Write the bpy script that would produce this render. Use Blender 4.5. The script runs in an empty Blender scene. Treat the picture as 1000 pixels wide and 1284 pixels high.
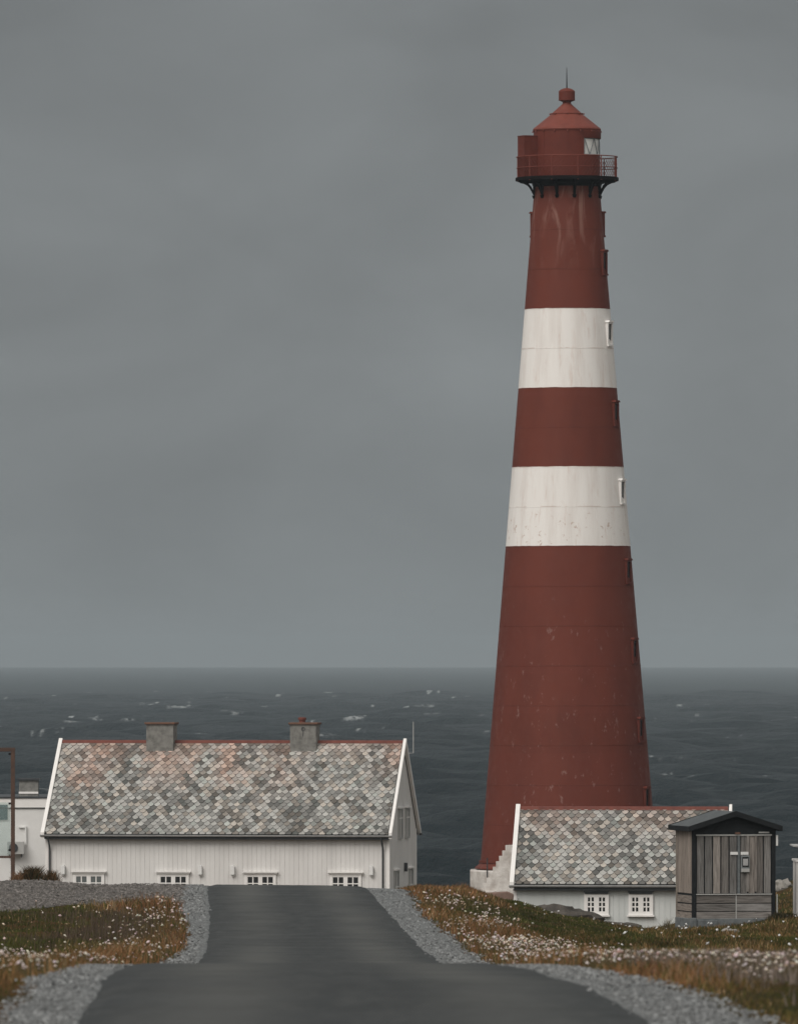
import bpy, math, random
import numpy as np
R = math.radians
random.seed(7); rng = np.random.default_rng(11)
S = bpy.context.scene
COL = S.collection

# ------------------------------------------------------------------ camera
F, YH, H = 12500.0, 823.0, 20.0            # focal length and eye level of the photo (1000 x 1284), eye height over the sea
cam_d = bpy.data.cameras.new('camera'); cam = bpy.data.objects.new('camera', cam_d); COL.objects.link(cam)
cam.location = (0, 0, H); cam.rotation_euler = (R(90), 0, 0)
cam_d.sensor_fit = 'AUTO'; cam_d.sensor_width = 36
cam_d.lens = F / 1284 * 36
cam_d.shift_y = (YH - 642) / 1284
cam_d.clip_start = 1; cam_d.clip_end = 60000
cam_d.dof.use_dof = True; cam_d.dof.focus_distance = 400; cam_d.dof.aperture_fstop = 11.5
S.camera = cam

# ------------------------------------------------------------------ world, sun, exposure
SUN_EL, SUN_AZ = 44, 216                    # azimuth clockwise from +Y (the sea): behind the camera, to the left
w = bpy.data.worlds.new('World'); S.world = w; w.use_nodes = True
nt = w.node_tree; nt.nodes.clear()
def wn(t, **k):
    n = nt.nodes.new(t)
    for a, v in k.items(): setattr(n, a, v)
    return n
out = wn('ShaderNodeOutputWorld'); bg = wn('ShaderNodeBackground'); bg.inputs[1].default_value = 0.10
sky = wn('ShaderNodeTexSky', sky_type='NISHITA', sun_disc=False)
sky.sun_elevation = R(SUN_EL); sky.sun_rotation = R(SUN_AZ)
hsv = wn('ShaderNodeHueSaturation'); hsv.inputs['Saturation'].default_value = .25
nt.links.new(sky.outputs[0], hsv.inputs['Color'])
tc = wn('ShaderNodeTexCoord'); sep = wn('ShaderNodeSeparateXYZ'); nt.links.new(tc.outputs['Generated'], sep.inputs[0])
def wm(op, a, b=None, c=None):
    n = wn('ShaderNodeMath', operation=op)
    for i, v in enumerate((a, b, c)):
        if v is None: continue
        if isinstance(v, (int, float)): n.inputs[i].default_value = v
        else: nt.links.new(v, n.inputs[i])
    return n.outputs[0]
# overcast dome: low dark cloud out over the sea, brighter overhead and inland
elev = wm('MAXIMUM', sep.outputs['Z'], 0.0)
up = wm('POWER', elev, 1.0)
back = wm('MAXIMUM', wm('MULTIPLY_ADD', sep.outputs['Y'], -0.5, wm('MULTIPLY_ADD', sep.outputs['X'], -0.14, 0.25)), 0.0)
lum = wm('MULTIPLY_ADD', up, 3.4, wm('MULTIPLY_ADD', back, 8.0, 1.76))
# low on the horizon the cloud thins a little and gets paler; darker cloud from about three degrees up
low = wm('MULTIPLY', wm('MINIMUM', wm('MULTIPLY', elev, 16.0), 1.0), 0.22)
lum = wm('MULTIPLY', lum, wm('SUBTRACT', 1.03, low))
mp = wn('ShaderNodeMapping'); mp.inputs['Scale'].default_value = (1, 1, 2.0); nt.links.new(tc.outputs['Generated'], mp.inputs[0])
n1 = wn('ShaderNodeTexNoise'); n1.inputs['Scale'].default_value = 26; n1.inputs['Detail'].default_value = 5; n1.inputs['Roughness'].default_value = .5
n1.inputs['Distortion'].default_value = .4
nt.links.new(mp.outputs[0], n1.inputs['Vector'])
cl = wm('MULTIPLY_ADD', wm('SUBTRACT', n1.outputs['Fac'], 0.5), 0.62, 1.0)
lum = wm('MULTIPLY', lum, cl)
comb = wn('ShaderNodeCombineColor')
wb = wm('MINIMUM', wm('MULTIPLY_ADD', back, 2.0, wm('MULTIPLY', elev, .8)), 1.0)      # cool grey over the sea, warmer cloud inland and overhead
for i, (k, k2) in enumerate(((0.94, .09), (1.02, -.02), (1.055, -.115))): nt.links.new(wm('MULTIPLY', lum, wm('MULTIPLY_ADD', wb, k2, k)), comb.inputs[i])
mx = wn('ShaderNodeMix', data_type='RGBA'); mx.inputs[0].default_value = .96
nt.links.new(hsv.outputs[0], mx.inputs[6]); nt.links.new(comb.outputs[0], mx.inputs[7])
nt.links.new(mx.outputs[2], bg.inputs[0]); nt.links.new(bg.outputs[0], out.inputs[0])
sd = bpy.data.lights.new('sun', 'SUN'); sd.energy = 1.5; sd.angle = R(35); sd.color = (1, .955, .90)
so = bpy.data.objects.new('sun', sd); COL.objects.link(so); so.location = (-60, -60, 80)
so.rotation_euler = (R(90 - SUN_EL), 0, R(180 - SUN_AZ))
S.view_settings.view_transform = 'Standard'; S.view_settings.look = 'None'
S.view_settings.gamma = 1; S.view_settings.exposure = 0.22

# ------------------------------------------------------------------ helpers
def tag(o, label=None, cat=None, group=None, kind=None):
    if label: o['label'] = label
    if cat: o['category'] = cat
    if group: o['group'] = group
    if kind: o['kind'] = kind
    return o
def empty(name, loc, rz=0):
    o = bpy.data.objects.new(name, None); COL.objects.link(o); o.location = loc; o.rotation_euler = (0, 0, rz); o.empty_display_size = .3
    return o
def P(px, py, d): return ((px - 500) * d / F, d, H - (py - YH) * d / F)

class MB:
    """collects geometry, builds it as one mesh object"""
    def __init__(s): s.v = []; s.f = []; s.c = []; s.m = []; s.smooth = False
    def add(s, vs, fs, col=None, mi=0):
        b = len(s.v); s.v += [tuple(map(float, x)) for x in vs]
        for f in fs: s.f.append(tuple(b + i for i in f)); s.c.append(col or (1, 1, 1)); s.m.append(mi)
        return s
    def box(s, x0, x1, y0, y1, z0, z1, col=None, mi=0):
        vs = [(x, y, z) for z in (z0, z1) for y in (y0, y1) for x in (x0, x1)]
        return s.add(vs, [(0, 2, 3, 1), (4, 5, 7, 6), (0, 1, 5, 4), (2, 6, 7, 3), (0, 4, 6, 2), (1, 3, 7, 5)], col, mi)
    def prism(s, poly, ax, a, b, col=None, mi=0):
        """polygon in the plane across axis ax, extruded from a to b"""
        n = len(poly)
        def at(p, t): return {'x': (t, p[0], p[1]), 'y': (p[0], t, p[1]), 'z': (p[0], p[1], t)}[ax]
        vs = [at(p, a) for p in poly] + [at(p, b) for p in poly]
        fs = [tuple(range(n))[::-1], tuple(range(n, 2 * n))] + [(i, (i + 1) % n, n + (i + 1) % n, n + i) for i in range(n)]
        return s.add(vs, fs, col, mi)
    def tube(s, pts, r, n=8, col=None, cap=True, mi=0):
        pts = [np.array(p, float) for p in pts]
        rs = r if isinstance(r, (list, tuple)) else [r] * len(pts)
        vs = []; fs = []
        up = None
        for i, p in enumerate(pts):
            t = pts[min(i + 1, len(pts) - 1)] - pts[max(i - 1, 0)]; t /= np.linalg.norm(t) + 1e-9
            if up is None: up = np.array((0, 0, 1.)) if abs(t[2]) < .9 else np.array((1., 0, 0))
            a = np.cross(t, up); a /= np.linalg.norm(a) + 1e-9; b = np.cross(a, t); up = b
            for k in range(n):
                q = 2 * math.pi * k / n; vs.append(p + rs[i] * (math.cos(q) * a + math.sin(q) * b))
        for i in range(len(pts) - 1):
            for k in range(n):
                fs.append((i * n + k, i * n + (k + 1) % n, (i + 1) * n + (k + 1) % n, (i + 1) * n + k))
        if cap: fs += [tuple(range(n)), tuple(range((len(pts) - 1) * n, len(pts) * n))[::-1]]
        return s.add(vs, fs, col, mi)
    def lathe(s, prof, n=64, cx=0, cy=0, a0=0, a1=2 * math.pi, col=None, mi=0):
        full = abs(a1 - a0 - 2 * math.pi) < 1e-6; m = n if full else n + 1
        vs = []; fs = []
        for r, z in prof:
            for k in range(m):
                q = a0 + (a1 - a0) * k / n; vs.append((cx + r * math.sin(q), cy - r * math.cos(q), z))
        for i in range(len(prof) - 1):
            for k in range(n):
                k2 = (k + 1) % m
                fs.append((i * m + k, i * m + k2, (i + 1) * m + k2, (i + 1) * m + k))
        return s.add(vs, fs, col, mi)
    def rot(s, q, cx=0, cy=0):
        c, n = math.cos(q), math.sin(q)
        s.v = [(cx + (x - cx) * c - (y - cy) * n, cy + (x - cx) * n + (y - cy) * c, z) for x, y, z in s.v]; return s
    def build(s, name, mat, parent=None, loc=None, smooth=None, bevel=0):
        me = bpy.data.meshes.new(name); me.from_pydata(s.v, [], s.f)
        ca = me.attributes.new('col', 'FLOAT_COLOR', 'FACE')
        ca.data.foreach_set('color', np.array([(*c, 1) for c in s.c], dtype=np.float32).ravel())
        ms = mat if isinstance(mat, (list, tuple)) else [mat]
        for m_ in ms: me.materials.append(m_)
        if len(ms) > 1: me.polygons.foreach_set('material_index', s.m)
        me.validate(); me.update()
        o = bpy.data.objects.new(name, me); COL.objects.link(o)
        if smooth or (smooth is None and s.smooth):
            me.polygons.foreach_set('use_smooth', [True] * len(me.polygons)); me.set_sharp_from_angle(angle=R(35))
        if parent: o.parent = parent
        if loc: o.location = loc
        if bevel:
            bm_ = o.modifiers.new('bevel', 'BEVEL'); bm_.width = bevel; bm_.segments = 2; bm_.limit_method = 'ANGLE'; bm_.angle_limit = R(40)
        return o

def fast_mesh(name, V, quads=None, tris=None, cols=None, mat=None, smooth=False, attrs=None):
    """numpy arrays to one mesh object; cols is per vertex"""
    me = bpy.data.meshes.new(name); V = np.asarray(V, np.float32)
    me.vertices.add(len(V)); me.vertices.foreach_set('co', V.ravel())
    loops = []; tot = []
    if quads is not None and len(quads): loops.append(np.asarray(quads, np.int32).ravel()); tot.append(np.full(len(quads), 4, np.int32))
    if tris is not None and len(tris): loops.append(np.asarray(tris, np.int32).ravel()); tot.append(np.full(len(tris), 3, np.int32))
    loops = np.concatenate(loops); tot = np.concatenate(tot)
    me.loops.add(len(loops)); me.loops.foreach_set('vertex_index', loops)
    me.polygons.add(len(tot)); st = np.concatenate(([0], np.cumsum(tot)[:-1])).astype(np.int32)
    me.polygons.foreach_set('loop_start', st); me.polygons.foreach_set('loop_total', tot)
    if smooth: me.polygons.foreach_set('use_smooth', np.ones(len(tot), bool))
    if cols is not None:
        a = me.attributes.new('col', 'FLOAT_COLOR', 'POINT'); c = np.ones((len(V), 4), np.float32); c[:, :3] = cols; a.data.foreach_set('color', c.ravel())
    for k, v in (attrs or {}).items():
        a = me.attributes.new(k, 'FLOAT', 'POINT'); a.data.foreach_set('value', np.asarray(v, np.float32))
    me.update(calc_edges=True)
    if mat: me.materials.append(mat)
    o = bpy.data.objects.new(name, me); COL.objects.link(o)
    return o

# ------------------------------------------------------------------ materials
class NT:
    def __init__(s, name):
        s.m = bpy.data.materials.new(name); s.m.use_nodes = True; s.t = s.m.node_tree
        s.b = s.t.nodes['Principled BSDF']; s.tc = s.t.nodes.new('ShaderNodeTexCoord')
    def n(s, t, **k):
        x = s.t.nodes.new(t)
        for a, v in k.items(): setattr(x, a, v)
        return x
    def l(s, a, b): s.t.links.new(a, b)
    def set(s, sock, v):
        if isinstance(v, (int, float)): sock.default_value = v
        elif isinstance(v, (tuple, list)): sock.default_value = (*v, 1) if len(v) == 3 and sock.type == 'RGBA' else v
        else: s.l(v, sock)
    def coord(s, scale=(1, 1, 1), kind='Object'):
        m = s.n('ShaderNodeMapping'); m.inputs['Scale'].default_value = scale; s.l(s.tc.outputs[kind], m.inputs[0]); return m.outputs[0]
    def noise(s, scale, detail=4, rough=.55, vec=None, dist=0):
        x = s.n('ShaderNodeTexNoise'); x.inputs['Scale'].default_value = scale; x.inputs['Detail'].default_value = detail
        x.inputs['Roughness'].default_value = rough; x.inputs['Distortion'].default_value = dist
        s.l(vec if vec is not None else s.coord(), x.inputs['Vector']); return x.outputs['Fac']
    def voro(s, scale, vec=None, out='Color', feature='F1'):
        x = s.n('ShaderNodeTexVoronoi', feature=feature); x.inputs['Scale'].default_value = scale
        s.l(vec if vec is not None else s.coord(), x.inputs['Vector']); return x.outputs[out]
    def ramp(s, fac, a, b, lo=0., hi=1.):
        x = s.n('ShaderNodeMapRange', interpolation_type='SMOOTHSTEP'); x.inputs[1].default_value = a; x.inputs[2].default_value = b
        x.inputs[3].default_value = lo; x.inputs[4].default_value = hi; s.l(fac, x.inputs[0]); return x.outputs[0]
    def math(s, op, a, b=None):
        x = s.n('ShaderNodeMath', operation=op); s.set(x.inputs[0], a)
        if b is not None: s.set(x.inputs[1], b)
        return x.outputs[0]
    def mix(s, f, a, b, mode='MIX'):
        x = s.n('ShaderNodeMix', data_type='RGBA', blend_type=mode); s.set(x.inputs[0], f); s.set(x.inputs[6], a); s.set(x.inputs[7], b); return x.outputs[2]
    def z(s, kind='Object', axis='Z'):
        x = s.n('ShaderNodeSeparateXYZ'); s.l(s.tc.outputs[kind], x.inputs[0]); return x.outputs[axis]
    def attr(s, name, o='Color'):
        x = s.n('ShaderNodeAttribute'); x.attribute_name = name; return x.outputs[o]
    def bump(s, h, st=.3, d=.02):
        x = s.n('ShaderNodeBump'); x.inputs['Strength'].default_value = st; x.inputs['Distance'].default_value = d; s.l(h, x.inputs['Height']); s.l(x.outputs[0], s.b.inputs['Normal'])
    def done(s, col, rough=.7, spec=.3, metal=0):
        s.set(s.b.inputs['Base Color'], col); s.set(s.b.inputs['Roughness'], rough)
        s.b.inputs['Specular IOR Level'].default_value = spec; s.b.inputs['Metallic'].default_value = metal
        return s.m
def worn(name, c, c2=None, scale=3, rough=.7, spec=.25, metal=0, bs=0, streak=False):
    t = NT(name); c2 = c2 or tuple(x * .72 for x in c)
    vec = t.coord((1, 1, .18)) if streak else t.coord()
    f = t.ramp(t.noise(scale, 6, .62, vec), .35, .72)
    f2 = t.ramp(t.noise(scale * 9, 3, .6), .3, .75, 0, .35)
    col = t.mix(f2, t.mix(f, c, c2), c2)
    if bs: t.bump(t.noise(scale * 12, 4), bs, .02)
    return t.done(col, rough, spec, metal)

M = {}
M['white_board'] = worn('white_board', (.71, .695, .68), (.63, .615, .60), 1.6, .6, .25, streak=True)
M['board_cool'] = worn('pale_grey_board', (.60, .62, .61), (.52, .54, .53), 1.6, .6, .25, streak=True)
M['white_trim'] = worn('white_trim', (.82, .80, .785), (.76, .74, .72), 2, .5, .3)
M['white_render'] = worn('white_render', (.74, .735, .725), (.66, .655, .645), .8, .7, .2, bs=.1)
M['white_stone'] = worn('white_stone', (.66, .63, .60), (.40, .36, .33), 1.6, .8, .2, bs=.7)
M['dark_metal'] = worn('dark_metal', (.05, .055, .06), (.03, .033, .036), 3, .45, .4)
M['gutter'] = worn('gutter_metal', (.42, .42, .42), (.30, .305, .31), 3, .45, .4)
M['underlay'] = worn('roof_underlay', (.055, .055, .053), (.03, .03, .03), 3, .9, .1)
M['ridge'] = worn('ridge_tile_red', (.18, .060, .045), (.12, .042, .034), 4, .75, .2)
M['chimney'] = worn('chimney_render', (.25, .245, .23), (.13, .128, .12), 4, .9, .1, bs=.4)
M['chimney_cap'] = worn('rusted_cap', (.17, .085, .055), (.11, .07, .055), 5, .8, .2)
M['rust'] = worn('rusty_steel', (.105, .062, .046), (.065, .042, .034), 6, .8, .25)
M['concrete'] = worn('concrete', (.17, .185, .19), (.10, .11, .115), 5, .9, .15, bs=.3)
M['rock'] = worn('grey_rock', (.12, .105, .092), (.04, .038, .034), 2.2, .9, .15, bs=.8)
M['pale_rock'] = worn('pale_rock', (.36, .34, .32), (.20, .19, .17), 8, .9, .15, bs=.6)
M['pink_stone'] = worn('pink_stone', (.26, .17, .14), (.16, .11, .09), 3, .9, .15, bs=.6)
M['red'] = worn('red_paint', (.132, .0305, .020), (.105, .025, .017), 1.5, .55, .15)
M['red_roof'] = worn('red_roof_paint', (.180, .047, .033), (.145, .038, .027), 2.5, .55, .18)
M['black_paint'] = worn('black_iron', (.010, .008, .008), (.007, .006, .006), 4, .85, .03)
M['black_wood'] = worn('black_stain', (.016, .018, .02), (.01, .011, .012), 4, .75, .15)
M['felt'] = worn('roof_felt', (.11, .12, .125), (.075, .083, .087), 5, .85, .15)
M['plastic'] = worn('white_plastic', (.74, .74, .73), (.68, .68, .67), 3, .45, .35)
M['grey_box'] = worn('grey_box', (.23, .25, .26), (.16, .175, .18), 5, .5, .3)
M['hp'] = worn('pale_grey_metal', (.42, .42, .41), (.36, .36, .35), 4, .5, .35)
def glass(name, c, rough=.06):
    t = NT(name); return t.done(t.mix(t.noise(2.5, 2), c, tuple(x * .6 for x in c)), rough, .6)
M['dark_glass'] = glass('dark_window_glass', (.012, .013, .014), .25)
M['curtain_glass'] = glass('curtained_window_glass', (.16, .175, .175))
M['lantern_glass'] = glass('lantern_glass', (.85, .85, .83), .25)
t = NT('clear_teal_glass'); t.b.inputs['Transmission Weight'].default_value = .92; t.b.inputs['IOR'].default_value = 1.02
M['clear_glass'] = t.done((.72, .80, .79), .03, .5)
# tower paint: red with two white rings, streaks, rust and chips
def tower_mat(bands, ztop):
    t = NT('tower_paint'); z = t.z()
    zz = t.math('ADD', z, t.math('MULTIPLY', t.math('SUBTRACT', t.noise(2.2, 3), .5), .05))
    m = None
    for a, b in bands:
        k = t.math('MULTIPLY', t.math('GREATER_THAN', zz, a), t.math('LESS_THAN', zz, b))
        m = k if m is None else t.math('ADD', m, k)
    red = t.mix(t.ramp(t.noise(.55, 5, .6, t.coord((1, 1, .35))), .35, .7), (.138, .0345, .0215), (.110, .0280, .0185))
    # paint faded in some of the plate rings
    ring = t.n('ShaderNodeTexWhiteNoise', noise_dimensions='1D'); t.l(t.math('FLOOR', t.math('DIVIDE', z, 1.984)), ring.inputs['W'])
    red = t.mix(t.math('MULTIPLY', ring.outputs[0], .22), red, (.160, .040, .028))
    streak = t.ramp(t.noise(.75, 5, .6, t.coord((1.9, 1.9, .42)), 1.2), .50, .68)
    topm = t.ramp(z, ztop - 5.0, ztop - .8)
    red = t.mix(t.math('MULTIPLY', t.math('MULTIPLY', streak, topm), .45), red, (.34, .20, .165))
    chip = t.ramp(t.noise(1.9, 6, .72, t.coord((1.6, 1.6, .8))), .60, .67)
    chipz = t.math('MULTIPLY', chip, t.ramp(z, 17, 13, .0, .38))
    red = t.mix(chipz, red, (.34, .24, .22))
    white = t.mix(t.ramp(t.noise(.8, 5, .6, t.coord((2.2, 2.2, .2))), .4, .75), (.80, .775, .75), (.70, .66, .63))
    rs = t.ramp(t.noise(1.1, 6, .7, t.coord((3, 3, .35))), .54, .72)
    white = t.mix(t.math('MULTIPLY', rs, .30), white, (.46, .27, .19))
    spot = t.ramp(t.noise(3.2, 5, .75), .59, .66)
    low = t.math('MULTIPLY', t.math('LESS_THAN', z, bands[0][0] + 1.98), t.math('GREATER_THAN', z, bands[0][0]))
    white = t.mix(t.math('MULTIPLY', spot, t.math('ADD', t.math('MULTIPLY', low, .5), .06)), white, (.36, .185, .12))
    seam = t.math('FRACT', t.math('DIVIDE', t.math('SUBTRACT', z, bands[0][0]), 1.984))
    sm = t.math('MULTIPLY', t.math('GREATER_THAN', seam, .975), t.ramp(t.noise(1.2, 4), .42, .58))
    white = t.mix(t.math('MULTIPLY', sm, .38), white, (.33, .20, .15))
    red = t.mix(t.math('MULTIPLY', sm, .25), red, (.06, .02, .016))
    t.bump(t.noise(7, 4), .12, .02)
    return t.done(t.mix(m, red, white), t.ramp(t.noise(2, 4), .3, .7, .5, .68), .14)
# things coloured face by face (slates, boards)
def by_face(name, rough=.8, nscale=14, amt=.35, stretch=(1, 1, 1), bs=.25, spec=.2):
    t = NT(name); c = t.attr('col'); n_ = t.noise(nscale, 5, .65, t.coord(stretch))
    t.bump(n_, bs, .02)
    return t.done(t.mix(t.ramp(n_, .3, .72, 0, amt), c, t.mix(1, c, (.35, .34, .33), 'MULTIPLY')), rough, spec)
M['slate'] = by_face('slate', .75, 9, .3)
M['old_wood'] = by_face('old_wood', .85, 2.6, .82, (11, 11, .8), .5)
M['old_wood_h'] = by_face('old_wood_horizontal', .85, 2.6, .9, (.8, .8, 11), .5)
def stuff_mat(name, rough=.8, trans=0):
    t = NT(name)
    if trans: t.b.inputs['Subsurface Weight'].default_value = 0
    return t.done(t.attr('col'), rough, .12)
M['grass'] = stuff_mat('grass_blades'); M['petal'] = stuff_mat('petals'); M['stones'] = stuff_mat('gravel_stones', .9)

# ------------------------------------------------------------------ terrain
def pchip(x, y, xq):
    """monotone cubic along axis 0; y may be 2-D"""
    x = np.asarray(x, float); y = np.asarray(y, float); h = np.diff(x); sh = (-1,) + (1,) * (y.ndim - 1)
    dl = np.diff(y, axis=0) / h.reshape(sh); m = np.zeros_like(y)
    w1 = (2 * h[1:] + h[:-1]).reshape(sh); w2 = (h[1:] + 2 * h[:-1]).reshape(sh)
    a, b = dl[:-1], dl[1:]
    ok = a * b > 0; aa = np.where(ok, a, 1); bb = np.where(ok, b, 1)
    m[1:-1] = np.where(ok, (w1 + w2) / (w1 / aa + w2 / bb), 0); m[0] = dl[0]; m[-1] = dl[-1]
    xq = np.clip(np.asarray(xq, float), x[0], x[-1]); i = np.clip(np.searchsorted(x, xq) - 1, 0, len(x) - 2)
    q = ((xq - x[i]) / h[i]); s2 = (-1,) + (1,) * (y.ndim - 1); q = q.reshape(s2); hh = h[i].reshape(s2)
    return (1 + 2 * q) * (1 - q) ** 2 * y[i] + q * (1 - q) ** 2 * hh * m[i] + q * q * (3 - 2 * q) * y[i + 1] + q * q * (q - 1) * hh * m[i + 1]
UC = np.array([-400, 0, 230, 400, 520, 580, 640, 720, 800, 900, 1000, 1400.])
ROWS = {   # how far below eye level the ground lies, given as the photo row where it shows, per distance
 62: 1284, 66.5: 1257, 70: 1236, 76: 1218, 84: 1210.6, 91: 1207.3, 100: 1208.3, 115: 1212, 128: 1209,
 140: [1207,1206,1205,1205,1205,1203,1202,1200,1198,1197,1196,1196],
 176: [1160,1160,1163,1164,1164,1166,1170,1178,1183,1183,1182,1180],
 193: [1138,1138,1138,1139,1140,1144,1154,1168,1176,1176,1172,1170],
 216: [1105,1106,1109,1110,1114,1120,1137,1156,1168,1166,1160,1155],
 235: [1109,1109,1112,1114,1113,1113,1131,1153,1168,1164,1154,1145],
 260: [1115,1115,1116,1118,1115,1113,1127,1150,1165,1161,1146,1135],
 300: [1126,1126,1126,1128,1121,1117,1133,1152,1165,1158,1128,1120],
 340: [1140,1140,1140,1140,1131,1124,1143,1158,1166,1144,1106,1100],
 400: [1150,1150,1150,1150,1140,1130,1140,1150,1150,1130,1110,1104],
 500: 1118, 600: 1121, 700: 1125, 800: 1130, 870: 1138, 960: 1165, 1150: 1200}
RD = np.array(sorted(ROWS), float)
RH = np.array([np.broadcast_to(np.array(ROWS[k], float), UC.shape) for k in sorted(ROWS)])
RH = (RH - YH) * RD[:, None] / F
RD = np.concatenate(([-80, 20], RD)); RH = np.vstack([np.full(len(UC), 2.15), np.full(len(UC), 2.22), RH])
def vnoise(x, y, seed=0):
    def hsh(i, j): 
        s = np.sin(i * 127.1 + j * 311.7 + seed * 74.7) * 43758.5453; return s - np.floor(s)
    i, j = np.floor(x), np.floor(y); fx, fy = x - i, y - j; fx = fx * fx * (3 - 2 * fx); fy = fy * fy * (3 - 2 * fy)
    return (hsh(i, j) * (1 - fx) + hsh(i + 1, j) * fx) * (1 - fy) + (hsh(i, j + 1) * (1 - fx) + hsh(i + 1, j + 1) * fx) * fy
def fbm(x, y, seed=0, o=4):
    a = 0; t = 0
    for k in range(o): a = a + vnoise(x * 2 ** k, y * 2 ** k, seed + k) / 2 ** k; t += 1 / 2 ** k
    return a / t
def edge(tab):
    d = np.array(sorted(tab), float); X = np.array([(tab[k] - 500) * k / F for k in sorted(tab)]); return d, X
ed_rl = edge({62: 76, 66.5: 95, 70: 105, 76: 120, 84: 138, 91: 150, 140: 240, 176: 255, 193: 257, 216: 255})
ed_rr = edge({62: 842, 66.5: 799, 70: 759, 76: 705, 84: 670, 91: 645, 140: 561, 176: 512, 193: 490, 216: 465})
ed_gr = edge({62: 972, 66.5: 912, 76: 785, 84: 728, 91: 692, 140: 607, 176: 557, 187: 535, 216: 511})
ed_gl = edge({62: 6, 66.5: 16, 72: 42, 76: 63, 84: 88, 91: 105, 140: 204, 155: 228, 176: 234, 195: 230, 216: 232})
def ev(e, d):
    d = np.asarray(d, float); s = (e[1][-1] - e[1][-3]) / (e[0][-1] - e[0][-3]) * .6
    s0 = (e[1][2] - e[1][0]) / (e[0][2] - e[0][0]) * .5
    return pchip(e[0], e[1], d.ravel()).reshape(d.shape) + np.maximum(d - e[0][-1], 0) * s - np.maximum(e[0][0] - d, 0) * s0 * np.clip((d + 40) / 100, 0, 1)
def wob(d, s): return (vnoise(np.asarray(d) * .45, np.asarray(d) * 0 + s, s) - .5) * .10 + (vnoise(np.asarray(d) * 1.7, np.asarray(d) * 0 + s, s + 3) - .5) * .07
def XRL(d): return ev(ed_rl, d)
def XRR(d): return ev(ed_rr, d)
def XGR(d): return ev(ed_gr, d) + wob(d, 3) * 1.6
def XGL(d): return ev(ed_gl, d) + wob(d, 8) * 1.6
def LOT(X):   # where the gravel yard begins left of the road
    return 197 + 3.0 * np.clip((X + 5) / 3.2, -2.2, 1) + (vnoise(np.asarray(X) * .8, np.asarray(X) * 0, 5) - .5) * 3
def gz(X, d, micro=True):
    X = np.asarray(X, float); d = np.asarray(d, float); X, d = np.broadcast_arrays(X, d); sh = X.shape; X = X.ravel(); d = d.ravel()
    cols = pchip(RD, RH, d)                                           # (n, columns)
    u = np.clip(500 + X * F / np.maximum(d, 60), UC[0], UC[-1])
    i = np.clip(np.searchsorted(UC, u) - 1, 0, len(UC) - 2); q = (u - UC[i]) / (UC[i + 1] - UC[i]); q = q * q * (3 - 2 * q) * .5 + q * .5
    n = np.arange(len(u)); h = cols[n, i] * (1 - q) + cols[n, i + 1] * q
    z = H - h - np.where(d < 330, .05, 0) - .03 * np.clip((d - 185) / 20, 0, 1) * (d < 330)
    if micro:
        off = np.clip(np.maximum(X - XGR(d), XGL(d) - X) / .8, 0, 1)
        z = z + off * ((fbm(X * .9, d * .35, 2) - .5) * .16 + (fbm(X * 3, d * 1.1, 9, 2) - .5) * .06)
        z = z + np.clip((d - 420) / 150, 0, 1) * -1.0
    return z.reshape(sh)
rows = np.concatenate([np.linspace(-80, 55, 14), np.arange(58, 100, .6), np.arange(100, 150, 1.2), np.arange(150, 225, .6), np.arange(225, 360, 1.5), np.arange(360, 560, 5), np.arange(560, 1150, 15)])
us = np.concatenate([[-40000, -15000, -6000, -2500, -1200], np.linspace(-700, 1700, 180), [2200, 3500, 7000, 16000, 40000]])
DD, UU = np.meshgrid(rows, us, indexing='ij'); XX = (UU - 500) * np.maximum(DD, 60) / F
ZZ = gz(XX, DD); nr, nc = DD.shape
idx = np.arange(nr * nc).reshape(nr, nc)
Q = np.stack([idx[:-1, :-1], idx[:-1, 1:], idx[1:, 1:], idx[1:, :-1]], -1).reshape(-1, 4)
t = NT('turf_ground'); a = t.noise(.8, 6, .6); b = t.noise(.22, 3); c_ = t.noise(9, 5, .7)
col = t.mix(t.ramp(a, .35, .65), (.030, .030, .010), (.060, .040, .018))
col = t.mix(t.ramp(b, .45, .62), col, (.085, .045, .020))
col = t.mix(t.ramp(c_, .5, .75, 0, .6), col, (.02, .018, .010)); t.bump(c_, .8, .08)
M['turf'] = t.done(col, .95, .05)
tag(fast_mesh('ground', np.stack([XX, DD, ZZ], -1).reshape(-1, 3), Q, mat=M['turf'], smooth=True), 'rolling coastal turf of green and rust coloured grass', 'ground', kind='structure')

def strip(name, xl, xr, d0, d1, lift, mat, n=12, skirt=.06, label='', jit=None, step=.5):
    ds = np.arange(d0, d1, step); a = xl(ds); b = xr(ds)
    if jit: a = a + wob(ds, jit) * .9; b = b + wob(ds, jit + 1) * .9
    q = np.linspace(0, 1, n); X = a[:, None] + (b - a)[:, None] * q; D = np.repeat(ds[:, None], n, 1)
    Z = gz(X, D) + lift; Z[:, 0] -= skirt; Z[:, -1] -= skirt
    X[:, 0] -= .03; X[:, -1] += .03
    id_ = np.arange(X.size).reshape(X.shape); q4 = np.stack([id_[:-1, :-1], id_[:-1, 1:], id_[1:, 1:], id_[1:, :-1]], -1).reshape(-1, 4)
    o = fast_mesh(name, np.stack([X, D, Z], -1).reshape(-1, 3), q4, mat=mat, smooth=True, attrs={'across': np.repeat(q[None], len(ds), 0).ravel()})
    tag(o, label, name.replace('_', ' '), kind='structure'); return o
t = NT('asphalt'); ac = t.attr('across', 'Fac')
def hump(c, w_): return t.ramp(t.math('ABSOLUTE', t.math('SUBTRACT', t.math('ADD', ac, t.math('MULTIPLY', t.math('SUBTRACT', t.noise(.12, 2), .5), .10)), c)), w_, 0)
tr = t.math('ADD', hump(.26, .20), hump(.76, .19))
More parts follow.
